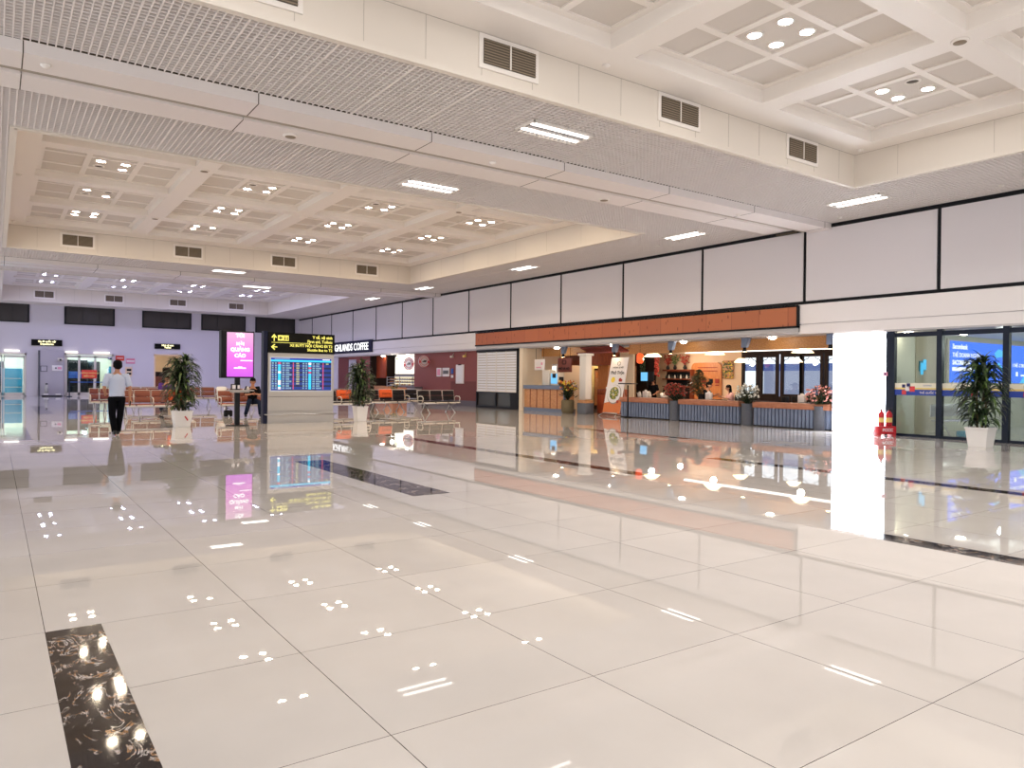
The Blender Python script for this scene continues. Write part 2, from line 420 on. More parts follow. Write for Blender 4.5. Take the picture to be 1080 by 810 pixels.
def bay(y0, y1, idx):
    zb = ZB[idx]
    w = MB(); z1 = 7.46
    for (a, b, c, d) in ((BX0-.08, y0-.08, BX0, y1+.08), (BX1, y0-.08, BX1+.08, y1+.08), (BX0, y0-.08, BX1, y0), (BX0, y1, BX1, y1+.08)):
        w.box(a, b, ZS-.03, c, d, z1)
    # small lip along the bottom
    for (a, b, c, d) in ((BX0, y0, BX0+.05, y1), (BX1-.05, y0, BX1, y1), (BX0, y0, BX1, y0+.05), (BX0, y1-.05, BX1, y1)):
        w.box(a, b, ZS-.035, c, d, ZS+.06)
    w.build('coffer_bay_wall', 'offwhite', CEIL, kind='structure')
    s = MB()
    x = BX0+1.03
    while x < BX1:
        s.box(x-.004, y1-.004, ZS+.08, x+.004, y1, zb); x += 1.025
    y = y0+1.0
    while y < y1:
        s.box(BX1-.004, y-.004, ZS+.08, BX1, y+.004, zb); y += 2.05
    s.box(BX0, y1-.006, zb-.01, BX1, y1, zb); s.box(BX1-.006, y0, zb-.01, BX1, y1, zb)
    s.build('wall_seam', 'seam', CEIL, kind='structure')
    CY = ROWS[idx]; hy = 1.68
    g = MB(); h = 1.77
    xs = [BX0] + [v for c in CX for v in (c-h, c+h)] + [BX1]
    yy = [y0] + [v for c in CY for v in (c-hy, c+hy)] + [y1]
    for i in range(0, len(xs), 2): g.box(xs[i], y0, zb, xs[i+1], y1, 7.45)
    for i in range(0, len(yy), 2):
        for c in CX: g.box(c-h, yy[i], zb, c+h, yy[i+1], 7.45)
    g.build('coffer_ribs', 'white', CEIL, kind='structure')
    p = MB(); p.box(BX0, y0, 7.40, BX1, y1, 7.43)
    p.build('coffer_panel', 'coffer', CEIL, kind='structure')
    t = MB()
    for a in CX:
        for b in CY:
            for q in (-.62, .62):
                t.box(a+q-.07, b-hy, 7.37, a+q+.07, b+hy, 7.4); t.box(a-h+.14, b+q-.07, 7.373, a+h-.14, b+q+.07, 7.4)
            t.box(a-h, b-hy, 7.37, a-h+.14, b+hy, 7.4); t.box(a+h-.14, b-hy, 7.37, a+h, b+hy, 7.4)
            t.box(a-h+.14, b-hy, 7.366, a+h-.14, b-hy+.14, 7.4); t.box(a-h+.14, b+hy-.14, 7.366, a+h-.14, b+hy, 7.4)
    t.build('coffer_moulding', 'white', CEIL, kind='structure')
    return CY
CYS = [bay(a, b, i) for i, (a, b) in enumerate(BAYS)]
# two boxed beams that cross the hall
for n, y in ((13, 12.9), (14, 36.9)):
    b = MB()
    b.box(-9, y, 6.14, XW, y+.7, ZS+.3); b.box(-9, y+.95, 6.14, XW-.9, y+1.7, ZS+.3)
    b.box(-9, y+.7, 6.19, XW, y+.95, ZS+.3, 1)
    for i in range(-2, 7):
        x = .32+3.36*i
        b.box(x-.008, y-.003, 6.137, x+.008, y+.7, ZS, 2); b.box(x-.008, y+.95, 6.137, x+.008, y+1.7, 6.2, 2)
    b.box(-9, y-.012, ZS+.002, XW, y, ZS+.05, 2)
    b.build('trim_%d' % n, ['beam', 'groove', 'ventdark'], kind='structure')

# right wall: panels above, fascia, recessed soffit
w = MB()
w.box(XW+.03, -9, 3.9, XW+.2, YB+.2, 7.5, 1)
for i in range(len(MUL)-1):
    a, b = MUL[i]+.05, MUL[i+1]-.05
    w.box(XW, a, 4.03, XW+.05, b, 6.2)
w.box(XW, MUL[-1]+.05, 4.03, XW+.05, YB, 6.2)
w.box(XW-.015, -9, 3.93, XW+.06, YB, 3.97, 1)
w.box(XW-.012, -9, 6.22, XW+.06, YB, 6.3, 1)
w.box(XW+.01, -9, 3.0, XW+.2, 12.8, 3.93, 0); w.box(XW+.03, 12.8, 3.05, XW+.2, YB, 3.93, 0)
WR = w.build('wall_right', ['panel', 'black'], kind='structure')
wb = MB()
for y in MUL: wb.box(XW-.02, y-.025, 3.95, XW+.05, y+.025, 6.25)
wb.build('mullion', 'black', WR, kind='structure')
f = MB()
f.box(XW-.06, -9, 3.31, XW+.1, 13.95, 3.92); f.box(XW-.05, -9, 3.0, XW+.1, 13.95, 3.29)
f.box(XW-.06, 33.02, 3.4, XW+.1, YB, 3.92); f.box(XW-.05, 33.02, 3.1, XW+.1, YB, 3.385)
f.build('fascia', 'fascia', WR, kind='structure')
f = MB(); f.box(XW-.1, 13.98, 3.26, XW+.1, 33.0, 3.86); f.build('wood_fascia', 'fasciawood', WR, kind='structure')
f = MB(); f.box(XW-.12, 13.9, 3.2, XW+.1, 33.02, 3.262); f.box(XW-.12, 13.9, 3.2, XW+.1, 13.985, 3.9); f.box(XW-.11, 13.9, 3.86, XW+.1, 33.02, 3.9)
f.build('fascia_edge', 'black', WR, kind='structure')
s = MB(); s.box(XW+.1, 12.8, 3.0, 22.1, YB, 3.06); s.box(XW-.05, -9, 2.95, 24, 11.2, 3.0); s.box(22.1, 12.8, 2.9, 22.14, 33, 3.05)
s.box(XW-.05, 13.9, 3.06, XW+.12, 33, 3.2)
s.build('trim_15', 'soffit', kind='structure')

# back wall with its doorways cut out
bw = MB()
DO = [(-1.2, 1.81, 2.95), (4.05, 7.13, 3.02), (9.85, 11.7, 3.08)]
x = -9
for a, b, h in DO:
    bw.box(x, YB, 0, a, YB+.25, 7.0); bw.box(a, YB, h, b, YB+.25, 7.0); x = b
bw.box(x, YB, 0, 21.2, YB+.25, 7.0)
bw.build('wall_back', 'backwall', kind='structure')
for i, (a, b) in enumerate(((-1.15, 1.9), (4.08, 7.11), (9.04, 12.34), (13.17, 16.4), (17.28, 20.4))):
    g = MB().box(a, YB-.03, 5.12, b, YB+.05, 6.45); k = 0
    o = g.build('window_%d' % (i+1), 'glassdark', kind='structure')
    fr = MB()
    for (p, q, r, s_) in ((a-.06, 5.06, b+.06, 5.14), (a-.06, 6.42, b+.06, 6.5), (a-.06, 5.06, a+.04, 6.5), (b-.04, 5.06, b+.06, 6.5)): fr.box(p, YB-.06, q, r, YB+.02, s_)
    for t_ in (.36, .7): fr.box(a+(b-a)*t_-.012, YB-.045, 5.1, a+(b-a)*t_+.012, YB, 6.45)
    fr.build('window_frame', 'black', o, kind='structure')
# rooms seen through the doors
rm = MB(); rm.box(-3, 66, 0, 22, 66.1, 3.6); rm.box(-3, YB+.25, 3.3, 22, 66, 3.4); rm.box(8.5, YB+.25, 0, 8.6, 66, 3.3)
rm.build('wall_backrooms', 'cream', kind='structure')
lp = MB(); lp.box(-1, 62.2, 3.22, 1.6, 62.5, 3.3); lp.box(4.2, 62.2, 3.22, 6.8, 62.5, 3.3); lp.box(-1, 64.5, 3.22, 8, 64.9, 3.3)
tag(lp.build('ceiling_lamp_strip', 'coolroom'), 'bluish strip lamps glowing behind the glass doors of the back wall', 'lamp')
for (a, b, lb) in ((.55, 1.4, 'bright lamp above the leftmost glass door'), (4.1, 4.85, 'bright lamp above the left leaf of the middle glass doors'), (5.85, 6.85, 'bright lamp above the right leaf of the middle glass doors')):
    tag(MB().rbox(((a+b)/2, YB-.08, 3.1), (b-a, .16, .09), .02).build('door_lamp', 'whitestrip'), lb, 'lamp')
def glassdoor(n, a, b, h, leaves):
    o = MB()
    for q in (a, b-.1): o.box(q, YB-.02, 0, q+.1, YB+.2, h)
    o.box(a, YB-.02, h-.12, b, YB+.2, h); o.box(a, YB-.02, 0, b, YB+.02, .06)
    d = o.build('door_%d' % n, 'whitemetal', kind='structure')
    lf = MB(); gp = MB()
    for (p, q) in leaves:
        lf.box(p, YB+.05, .05, p+.07, YB+.1, h-.15); lf.box(q-.07, YB+.05, .05, q, YB+.1, h-.15)
        lf.box(p, YB+.05, h-.3, q, YB+.1, h-.15); lf.box(p, YB+.05, .05, q, YB+.1, .25)
        gp.box(p, YB+.07, .2, q, YB+.08, h-.2)
    lf.build('leaf_frame', 'whitemetal', d, kind='structure'); gp.build('door_glass', 'glass', d, kind='structure')
    return d
glassdoor(1, -1.2, 1.81, 2.95, [(-.9, .45), (.5, 1.7)])
glassdoor(2, 4.05, 7.13, 3.02, [(4.15, 4.95), (4.95, 5.95), (5.95, 7.05)])
o = MB(); o.box(9.8, YB-.03, 0, 9.9, YB+.2, 3.1); o.box(11.65, YB-.03, 0, 11.75, YB+.2, 3.1); o.box(9.8, YB-.03, 3.03, 11.75, YB+.2, 3.12)
d3 = o.build('door_3', 'peach', kind='structure')
# dark furniture and coloured things in the back rooms
tag(MB().rbox((5.0, 63, 1.3), (1.3, .5, 2.6), .03).rbox((5.0, 62.72, 1.5), (1.1, .06, .5), .02, 1).build('tall_cabinet', ['black', 'bookblue']), 'tall black cabinet with a blue band, behind the middle glass doors', 'cabinet')
tag(MB().rbox((6.1, 63.4, 1.25), (.8, .5, 2.5), .03).rbox((6.1, 63.13, 1.3), (.5, .05, 1.6), .02, 1).build('dark_locker', ['black', 'darkbrown']), 'narrow dark locker to the right of the black cabinet with the blue band', 'locker')
tag(MB().rbox((7.2, 62.6, 1.0), (.5, .4, 2.0), .03).rbox((7.2, 62.38, 1.9), (.4, .05, .5), .02, 1).build('water_dispenser', ['plaster_grey', 'cyan']), 'grey upright dispenser with a cyan top at the right jamb of the middle glass doors', 'dispenser')
tag(MB().rbox((1.05, 62.2, .95), (1.15, .6, 1.9), .04).rbox((1.05, 61.88, .6), (1.0, .04, .04), .01, 1).rbox((1.05, 61.88, 1.2), (1.0, .04, .04), .01, 1).build('reception_counter', ['cyan', 'whitemetal']), 'pale blue counter box standing behind the leftmost glass door', 'counter')
tag(MB().rbox((.2, 64.2, 1.2), (.7, .5, 2.4), .03).rbox((.2, 63.93, 1.4), (.5, .05, 1.2), .02, 1).build('dark_cupboard', ['black', 'darkblue']), 'dark cupboard in the room behind the leftmost glass door', 'cupboard')
tag(MB().rbox((10.5, 62.3, .9), (1.0, .7, 1.8), .05).rbox((10.9, 62.2, 1.9), (.5, .5, .5), .1).rbox((10.3, 61.9, 1.0), (.5, .06, .9), .02, 1).build('timber_crate', ['darkbrown', 'redwood']), 'stack of dark brown crates in the open beige doorway', 'crate')
# far left and rear enclosure, never in the frame
# gaps between piers left and behind, opened so world light brightens the hall
wl = MB()
for i in range(12): y = -9+6.8*i; wl.box(-9.4, y-.3, 0, -9, y+.3, 7.0)
wl.box(-9.4, -9, 6.2, -9, 66, 7.0)
wl.build('wall_left', 'backwall', kind='structure')
wl = MB()
for i in range(6): x = -9+6.0*i; wl.box(x-.3, -9.4, 0, x+.3, -9, 7.0)
wl.box(-9, -9.4, 6.2, 21, -9, 7.0); wl.box(21, -9.4, 0, 36, -9, 7.0)
wl.build('wall_front', 'backwall', kind='structure')

# ------------------------------------------------------------------ ceiling fittings
BN = ['near', 'middle', 'far']
lampm = ['downlight', 'downlight_warm', 'downlight_cool']
proto_l = {}
off = {(0, 3, 3, 0), (1, 0, 1, 2), (1, 0, 2, 2), (1, 0, 2, 1), (1, 1, 1, 0), (1, 1, 3, 3), (2, 0, 2, 1), (2, 1, 3, 0), (2, 2, 3, 0), (1, 2, 1, 0)}
def downlight(kind):
    t = thing('ceiling_downlight', 'x', 'ceiling light')
    MB().lathe([(.15, .0), (.15, -.02), (.115, -.03), (.11, 0)], n=20, cap=False).build('trim_ring', 'white', t)
    MB().lathe([(.001, -.012), (.11, -.012)], n=20, cap=False).build('lamp_face', kind, t)
    return t
rown = ['nearest', 'second', 'third', 'farthest']
for bi in range(3):
    on = downlight(lampm[bi]); offp = downlight('ventdark')
    used = {0: False, 1: False}
    for ci, cx in enumerate(CX):
        for ri, cy in enumerate(CYS[bi]):
            for k, (dx, dy) in enumerate(((-.3, -.3), (.3, -.3), (-.3, .3), (.3, .3))):
                dead = (bi, ci, ri, k) in off
                src = offp if dead else on; key = 1 if dead else 0
                col = ['left', 'second left', 'second right', 'right'][ci]
                lab = '%s round downlight in the %s coffer row, %s column, of the %s ceiling bay' % ('unlit' if dead else 'lit', rown[ri], col, BN[bi])
                grp = 'downlights of the %s bay, %s row, %s column%s' % (BN[bi], rown[ri], col, ' unlit' if dead else '')
                if not used[key]:
                    src.location = (cx+dx, cy+dy, 7.40); src['label'] = lab; src['group'] = grp; used[key] = True
                else: copy_tree(src, (cx+dx, cy+dy, 7.40), 0, lab, grp)
    if not used[1]:
        for k in kids(offp): bpy.data.objects.remove(k)
        bpy.data.objects.remove(offp)

def vent(loc, label):
    t = thing('ceiling_vent', label, 'vent', loc, 0, None)
    MB().box(-.6, -.03, -.28, .6, .0, .28).build('vent_frame', 'white', t)
    vb = MB().box(-.52, -.05, -.2, .52, -.03, .2).build('vent_back', 'ventdark', t)
    s = MB()
    for i in range(9): s.box(-.52, -.06, -.19+.045*i, .52, -.05, -.175+.045*i)
    s.box(-.012, -.065, -.2, .012, -.05, .2, 1)
    s.build('vent_slat', ['ventslat', 'white'], vb)
    return t
for bi, (yy, nm) in enumerate(((10.17, 'near'), (34.0, 'middle'), (57.95, 'far'))):
    for xi, x in enumerate(CX):
        vent((x+.2 if bi == 0 else x, yy, 6.8), 'louvred air vent in the %s ceiling bay, %s' % (nm, ['leftmost', 'second from left', 'second from right', 'rightmost'][xi]))

def troffer(loc, rz, label):
    t = thing('ceiling_troffer', label, 'ceiling light', loc, rz)
    MB().box(-.74, -.33, 0, .74, -.31, .05).box(-.74, .31, 0, .74, .33, .05).box(-.74, -.33, 0, -.71, .33, .05).box(.71, -.33, 0, .74, .33, .05).build('troffer_frame', 'white', t)
    rf = MB().box(-.72, -.32, .045, .72, .32, .06).build('reflector', 'chrome', t)
    MB().tube([(-.68, -.16, .02), (.68, -.16, .02)], .03).tube([(-.68, .16, .02), (.68, .16, .02)], .03).build('lamp_tube', 'troffer', rf)
    l = MB()
    for i in range(13): x = -.66+.11*i; l.box(x-.004, -.31, -.0, x+.004, .31, .04)
    l.box(-.71, -.012, -.002, .71, .012, .045)
    l.build('louvre', 'chrome', t)
    return t
for (x, y, r, lb) in ((8.95, 11.42, 0, 'louvred strip light in the grid just in front of the nearer beam'), (8.95, 16.47, 0, 'louvred strip light in the grid between nearer beam and middle bay'),
                      (18.75, 10.85, PI/2, 'louvred strip light by the right wall at the near bay corner'), (18.75, 16.85, PI/2, 'louvred strip light by the right wall just past the nearer beam'),
                      (18.75, 25.95, PI/2, 'louvred strip light by the right wall beside the middle bay'), (18.75, 35.0, PI/2, 'louvred strip light by the right wall just before the farther beam'),
                      (8.8, 35.3, 0, 'louvred strip light in the grid before the farther beam'), (11.5, 40.3, 0, 'louvred strip light in the grid before the far bay'), (18.75, 41.6, PI/2, 'louvred strip light by the right wall just past the farther beam'), (18.75, 4.5, PI/2, 'louvred strip light by the right wall nearest the viewer')):
    troffer((x, y, ZS-.035), r, lb)
sp0 = thing('ceiling_speaker', 'x', 'speaker')
MB().lathe([(.14, 0), (.14, -.015), (.11, -.03), (.001, -.03)], n=24).build('speaker_rim', 'white', sp0)
MB().lathe([(.1, -.031), (.1, -.036), (.001, -.036)], n=24).build('speaker_grille', 'ventslat', sp0)
first = True
for (x, y, z, lb) in ((4.66, 14.2, 6.14, 'round speaker under the nearer beam, left of centre'), (12.85, 14.3, 6.14, 'round speaker under the nearer beam, towards the right wall'), (12.94, 5.78, 7.1, 'round speaker on a rib crossing of the near bay'),
                      (4.74, 21.75, 7.18, 'round speaker on the nearest rib crossing of the middle bay'), (4.74, 29.4, 7.18, 'round speaker on the farthest rib crossing at left of the middle bay'), (12.94, 21.75, 7.18, 'round speaker on a rib crossing at right of the middle bay')):
    if first: sp0.location = (x, y, z); sp0['label'] = lb; first = False
    else: copy_tree(sp0, (x, y, z), 0, lb)
de0 = thing('smoke_detector', 'x', 'smoke detector')
MB().lathe([(.07, 0), (.075, -.02), (.05, -.035), (.045, -.05), (.001, -.055)], n=18).build('detector_body', 'white', de0)
MB().lathe([(.047, -.036), (.047, -.042), (.04, -.046)], n=18, cap=False).build('sensor_ring', 'ventslat', de0)
first = True
for (x, y, z, lb) in ((.61, 13.2, 6.14, 'smoke detector at the seam near the left end of the nearer beam'), (8.74, 13.3, 6.14, 'smoke detector under the middle of the nearer beam'), (16.94, 13.3, 6.14, 'smoke detector under the right end of the nearer beam'),
                      (20.2, 12.25, ZS, 'white detector on the grid beside the right end of the nearer beam'), (19.4, 18.7, ZS, 'white detector on the grid by the right wall past the nearer beam'), (19.5, 27.6, ZS, 'white detector on the grid by the right wall beside the middle bay'),
                      (20.0, 32.0, ZS, 'white detector on the grid by the right wall, farthest one'), (20.0, 7.95, ZS, 'white detector on the grid by the right wall nearest the viewer'), (8.91, 9.9, 7.1, 'smoke detector at the edge of the near bay above the vents'),
                      (17.05, 9.85, 7.1, 'smoke detector in the corner of the near bay'), (8.84, 25.75, 7.18, 'smoke detector on the central rib of the middle bay'), (17.0, 33.5, 7.18, 'smoke detector in the far right corner of the middle bay'),
                      (.55, 25.4, 7.18, 'smoke detector on the left edge of the middle bay, nearer one'), (.55, 33.2, 7.18, 'smoke detector on the left edge of the middle bay, farther one')):
    if first: de0.location = (x, y, z); de0['label'] = lb; first = False
    else: copy_tree(de0, (x, y, z), 0, lb)
# recessed spots in the shop soffit
dl = thing('soffit_downlight', 'x', 'ceiling light')
MB().lathe([(.13, 0), (.13, -.012), (.1, -.018), (.1, 0)], n=18, cap=False).build('trim_ring', 'white', dl)
MB().lathe([(.1, -.01), (.13, -.03), (.12, -.06), (.06, -.08), (.001, -.085)], n=18, cap=False).build('lamp_face', 'soffitlight', dl)
first = True
for (y, z, lb) in ((15.35, 3.0, 'bright downlight above the counter nearest the lit column'), (19.25, 3.0, 'bright downlight above the red flowers planter'), (23.15, 3.0, 'bright downlight above the leaning menu banner'), (26.95, 3.0, 'bright downlight above the wooden cashier counter'),
                   (30.5, 3.0, 'bright downlight above the closed shutter, right one'), (34.3, 3.0, 'bright downlight at the right end of the maroon wall'), (38.1, 3.0, 'bright downlight above the round logo on the maroon wall'), (42.0, 3.0, 'bright downlight above the lit menu board'),
                   (45.7, 3.0, 'bright downlight above the orange coffee counter'), (49.5, 3.0, 'bright downlight above the pale door under the coffee sign'), (10.85, 2.95, 'bright downlight above the glass door beside the lit column')):
    if first: dl.location = (21.4, y, z); dl['label'] = lb; first = False
    else: copy_tree(dl, (21.4, y, z), 0, lb)

# ------------------------------------------------------------------ lit column and glass front
cb = thing('lit_column', 'tall blank white backlit advertising column beside the glass doors', 'column', (XW, 12.0, 0))
MB().box(.02, -.78, .06, 1.6, .78, 2.93).build('column_body', 'white', cb)
MB().box(0, -.8, 0, 1.62, .8, .06).box(0, -.8, 2.93, 1.62, .8, 3.0).build('column_edge', 'fascia', cb)
MB().box(-.005, -.78, .06, .02, .78, 2.93).box(.02, -.79, .06, 1.6, -.78, 2.93).build('light_panel', 'lightbox', cb)
# glass front of the waiting room
gf = MB(); X1 = XW+.05
for y, wd in ((11.05, .12), (9.72, .07), (8.12, .07), (6.3, .07), (3.5, .07)): gf.box(X1-.05, y-wd, 0, X1+.1, y+wd, 2.95)
gf.box(X1-.02, -2, 2.78, X1+.08, 11.2, 2.9); gf.box(X1-.02, -2, 0, X1+.08, 11.2, .07)
gd = gf.build('door_4', 'darkblue', kind='structure')
MB().box(X1+.02, -2, .07, X1+.03, 10.95, 2.8).build('glass_pane', 'glass', gd, kind='structure')
st = MB()
st.box(X1+.0, -2, 1.31, X1+.018, 10.93, 1.49, 0); st.box(X1+.0, -2, 1.15, X1+.018, 10.93, 1.31, 1); st.box(X1-.001, -2, 1.31, X1+.018, 10.93, 1.36, 4)
for y in (10.55, 8.75, 7.55, 5.2):
    for (dy, dz, s_, mi) in ((.12, 1.17, .12, 2), (.02, 1.27, .13, 5), (-.1, 1.25, .15, 2), (0, 1.38, .1, 3), (.13, 1.36, .09, 3)):
        st.box(X1-.006, y+dy-s_/2, dz, X1+.018, y+dy+s_/2, dz+s_, mi)
for y in (10.25, 8.9, 7.2):
    st.text('THẺ QUỐC TẾ', .075, (X1-.008, y, 1.2), (0, -1, 0), (0, 0, 1), 'LEFT', 5, .001, .001)
st.text('Sacombank', .05, (X1-.008, 10.15, 1.41), (0, -1, 0), (0, 0, 1), 'LEFT', 1, .001)
st.build('glass_sticker_band', ['decalcream', 'decalblue', 'decalred', 'decalnavy', 'yellow', 'paper'], gd, label='cream and blue sticker band with red squares')
tag(MB().rbox((XW-.03, 11.16, 1.74), (.06, .12, .12), .01).rbox((XW-.062, 11.16, 1.74), (.01, .05, .05), .004, 1).build('door_release_button', ['pinkpaper', 'decalnavy']), 'small pink door release button on the edge beside the lit column', 'button')
# waiting room behind the glass
wr = MB(); wr.box(XW+.1, 11.15, 0, 34, 11.25, 3.0, 0); wr.box(XW+1.62, 11.13, 0, 24.1, 11.15, 2.95, 1); wr.box(34, -3, 0, 34.1, 11.2, 3.2, 0); wr.box(XW, -3.1, 0, 34, -3, 3.2, 0); wr.box(24, -3, 3.0, 34, 11.2, 3.05, 0)
wr.build('wall_waiting_room', ['greenish', 'beige'], kind='structure')
po = thing('backlit_poster', 'long blue backlit bank advertisement inside the glass waiting room', 'poster', (24.3, 11.1, 1.47))
MB().box(0, -.03, 0, 7.4, .02, 1.42).build('poster_frame', 'whitemetal', po)
MB().box(.1, -.04, .06, 7.3, -.03, 1.36).build('poster_face', 'posterblue', po)
pp = MB()
pp.add([(4.2, -.045, .06), (4.6, -.045, .06), (3.55, -.045, .75), (3.45, -.045, .7)], [(0, 1, 2, 3)], 1)
pp.add([(5.2, -.045, .06), (5.6, -.045, .06), (7.2, -.045, 1.3), (6.9, -.045, 1.3)], [(0, 1, 2, 3)], 1)
pp.add([(3.3, -.045, .9), (3.9, -.045, .95), (4.0, -.045, 1.12), (3.5, -.045, 1.2), (3.2, -.045, 1.05)], [(0, 1, 2, 3, 4)], 1)
pp.text('Sacombank', .22, (.25, -.045, 1.12), mi=0, ext=.002, bold=.006)
pp.text('THẺ DOANH NGHIỆP', .2, (.25, -.045, .86), mi=0, ext=.002, bold=.002)
pp.text('SACOMBANK VISA', .2, (.25, -.045, .62), mi=0, ext=.002, bold=.008)
pp.box(.25, -.048, .42, 1.7, -.04, .54, 0)
pp.text('1 THẺ - 2 TRONG 1', .16, (4.6, -.045, .62), mi=0, ext=.002, bold=.003)
pp.box(4.9, -.048, .3, 5.05, -.04, .45, 0); pp.box(5.3, -.048, .3, 5.7, -.04, .36, 0)
pp.build('poster_print', ['postertext', 'posterlight'], po)
tag(MB().box(22.6, 11.09, 1.85, 22.95, 11.12, 2.15).box(22.65, 11.085, 1.75, 22.8, 11.09, 2.1, 1).box(22.8, 11.084, 1.9, 22.98, 11.09, 2.2, 1).build('wall_decal', ['cyan', 'posterlight']), 'small cyan decal on the beige panel behind the glass door', 'decal')
dlw = copy_tree(dl, (22.6, 9.9, 2.95), 0, 'small downlight inside the waiting room above the cyan decal')
for (x, y, lb) in ((24.0, 7.0, 'downlight inside the waiting room above the near end of the poster'), (27.5, 8.5, 'downlight inside the waiting room above the middle of the poster'), (30.5, 6.0, 'downlight inside the waiting room farthest inside')):
    copy_tree(dl, (x, y, 2.95 if x < 24 else 3.0), 0, lb)

# ------------------------------------------------------------------ benches
def make_bench(n, pitch, pad, covers=(), name='waiting_bench'):
    t = thing(name, 'x', 'bench')
    L = n*pitch
    MB().rbox((L/2, .18, .40), (L, .08, .07), .01).build('seat_beam', 'chrome', t)
    for i in range(n):
        c = (i+.5)*pitch
        w_ = pitch-.05
        s = MB(); s.rbox((c, -.02, .47), (w_, .5, .06), .02, 0, R(3)); s.rbox((c, -.275, .445), (w_, .03, .05), .01, 1)
        s.build('seat', [pad, 'whitemetal'], t)
        b = MB(); b.rbox((c, .27, .64), (w_, .05, .20), .02, 0, R(-12)); b.rbox((c, .315, .85), (w_, .05, .20), .02, 0, R(-12))
        b.tube([(c-w_/2, .25, .5), (c-w_/2, .335, .97), (c+w_/2, .335, .97), (c+w_/2, .25, .5)], .012, 6, 1)
        bo = b.build('backrest', [pad, 'whitemetal'], t)
        if i in covers:
            k = MB(); k.rbox((c, .29, .80), (w_+.04, .11, .36), .03, 0, R(-12))
            for q in range(7):
                k.tube([(c-.18+.06*q, .235-.0, .72), (c-.15+.06*q, .225, .80), (c-.2+.06*q, .222, .84)], .008, 5, 1)
            k.build('seat_cover', ['orange', 'darkbrown'], bo, label='orange cloth cover')
    for x in (.02, L-.02) + ((L/2,) if n > 3 else ()):
        a = MB(); a.tube([(x, .22, .42), (x, .24, .66), (x, .1, .72), (x, -.16, .71), (x, -.24, .64), (x, -.2, .5), (x, -.1, .42)], .018, 8)
        a.build('armrest', 'whitemetal', t)
    for x in (pitch*.5, L-pitch*.5):
        l = MB(); l.tube([(x, -.30, .02), (x, -.05, .2), (x, .15, .40)], .022, 8).tube([(x, .48, .02), (x, .28, .2), (x, .18, .40)], .022, 8)
        l.tube([(x, -.34, .02), (x, -.26, .02)], .025, 8).tube([(x, .44, .02), (x, .52, .02)], .025, 8)
        l.build('leg', 'chrome', t)
    return t
def bench(x, y, n, pitch, pad, lab, grp=None, covers=(), rz=0):
    t = make_bench(n, pitch, pad, covers); t.location = (x, y, 0); t.rotation_euler.z = rz; t['label'] = lab
    if grp: t['group'] = grp
    return t
bench(3.42, 28.2, 4, .54, 'brown', 'brown leather waiting bench behind the walking man and the left potted plant', covers=(3,))
bench(6.72, 28.2, 4, .56, 'brown', 'brown leather waiting bench behind the pink display screen')
bench(3.0, 32.6, 2, .36, 'brownred', 'short dark red waiting bench to the left of the walking man')
bench(4.6, 33.5, 4, .6, 'brownred', 'dark red waiting bench in the second row, with a person in purple')
bench(7.8, 33.2, 3, .6, 'brown', 'brown waiting bench in the second row, draped with a white jacket')
bench(9.9, 33.6, 4, .6, 'brownred', 'dark red waiting bench in the second row, behind the seated man')
bench(4.9, 37.5, 6, .65, 'brown', 'brown waiting bench in the third row, farthest at left')
bench(10.0, 28.0, 4, .62, 'blackpad', 'black waiting bench with an orange cover behind the middle potted plant', covers=(2,))
bench(11.5, 31.5, 4, .62, 'blackpad', 'black waiting bench in the row behind the middle potted plant')
bench(13.2, 29.6, 3, .62, 'blackpad', 'black waiting bench with an orange cover immediately right of the middle potted plant', covers=(1,))
bench(14.55, 31.2, 3, .66, 'blackpad', 'black waiting bench without covers in front of the coffee counter')
bench(14.95, 28.2, 3, .62, 'blackpad', 'black three-seat waiting bench nearest the maroon wall')

# ------------------------------------------------------------------ people
def skinbody(name, chains, parent, matl, root):
    """chains: list of lists of (x,y,z,r); the first vertex of a chain joins the nearest earlier vertex"""
    bm = bmesh.new(); sk = bm.verts.layers.skin.verify(); allv = []
    for ch in chains:
        prev = None
        for i, (x, y, z, r) in enumerate(ch):
            co = Vector((x, y, z))
            hit = [v for v in allv if (v.co-co).length < 1e-4]
            if i == 0 and hit: prev = hit[0]; continue
            v = bm.verts.new(co); v[sk].radius = (r, r); allv.append(v)
            if prev is not None: bm.edges.new((prev, v))
            prev = v
    allv[root][sk].use_root = True
    me = bpy.data.meshes.new(name); bm.to_mesh(me); bm.free()
    me.materials.append(M[matl])
    o = bpy.data.objects.new(name, me); COL.objects.link(o); o.parent = parent
    a = o.modifiers.new('skin', 'SKIN'); a.use_smooth_shade = True
    b = o.modifiers.new('sub', 'SUBSURF'); b.levels = 1; b.render_levels = 2
    return o
def loft(mb, rings, n=14, mi=0):
    vs = []; fs = []
    for (cx, cy, cz, rx, ry) in rings:
        for k in range(n): vs.append((cx+rx*math.cos(2*PI*k/n), cy+ry*math.sin(2*PI*k/n), cz))
    for i in range(len(rings)-1):
        for k in range(n):
            k2 = (k+1) % n; fs.append((i*n+k, i*n+k2, (i+1)*n+k2, (i+1)*n+k))
    fs += [tuple(reversed(range(n))), tuple((len(rings)-1)*n+k for k in range(n))]
    return mb.add(vs, fs, mi, True)
def lerp(a, b, t): return tuple(a[i]+(b[i]-a[i])*t for i in range(3))
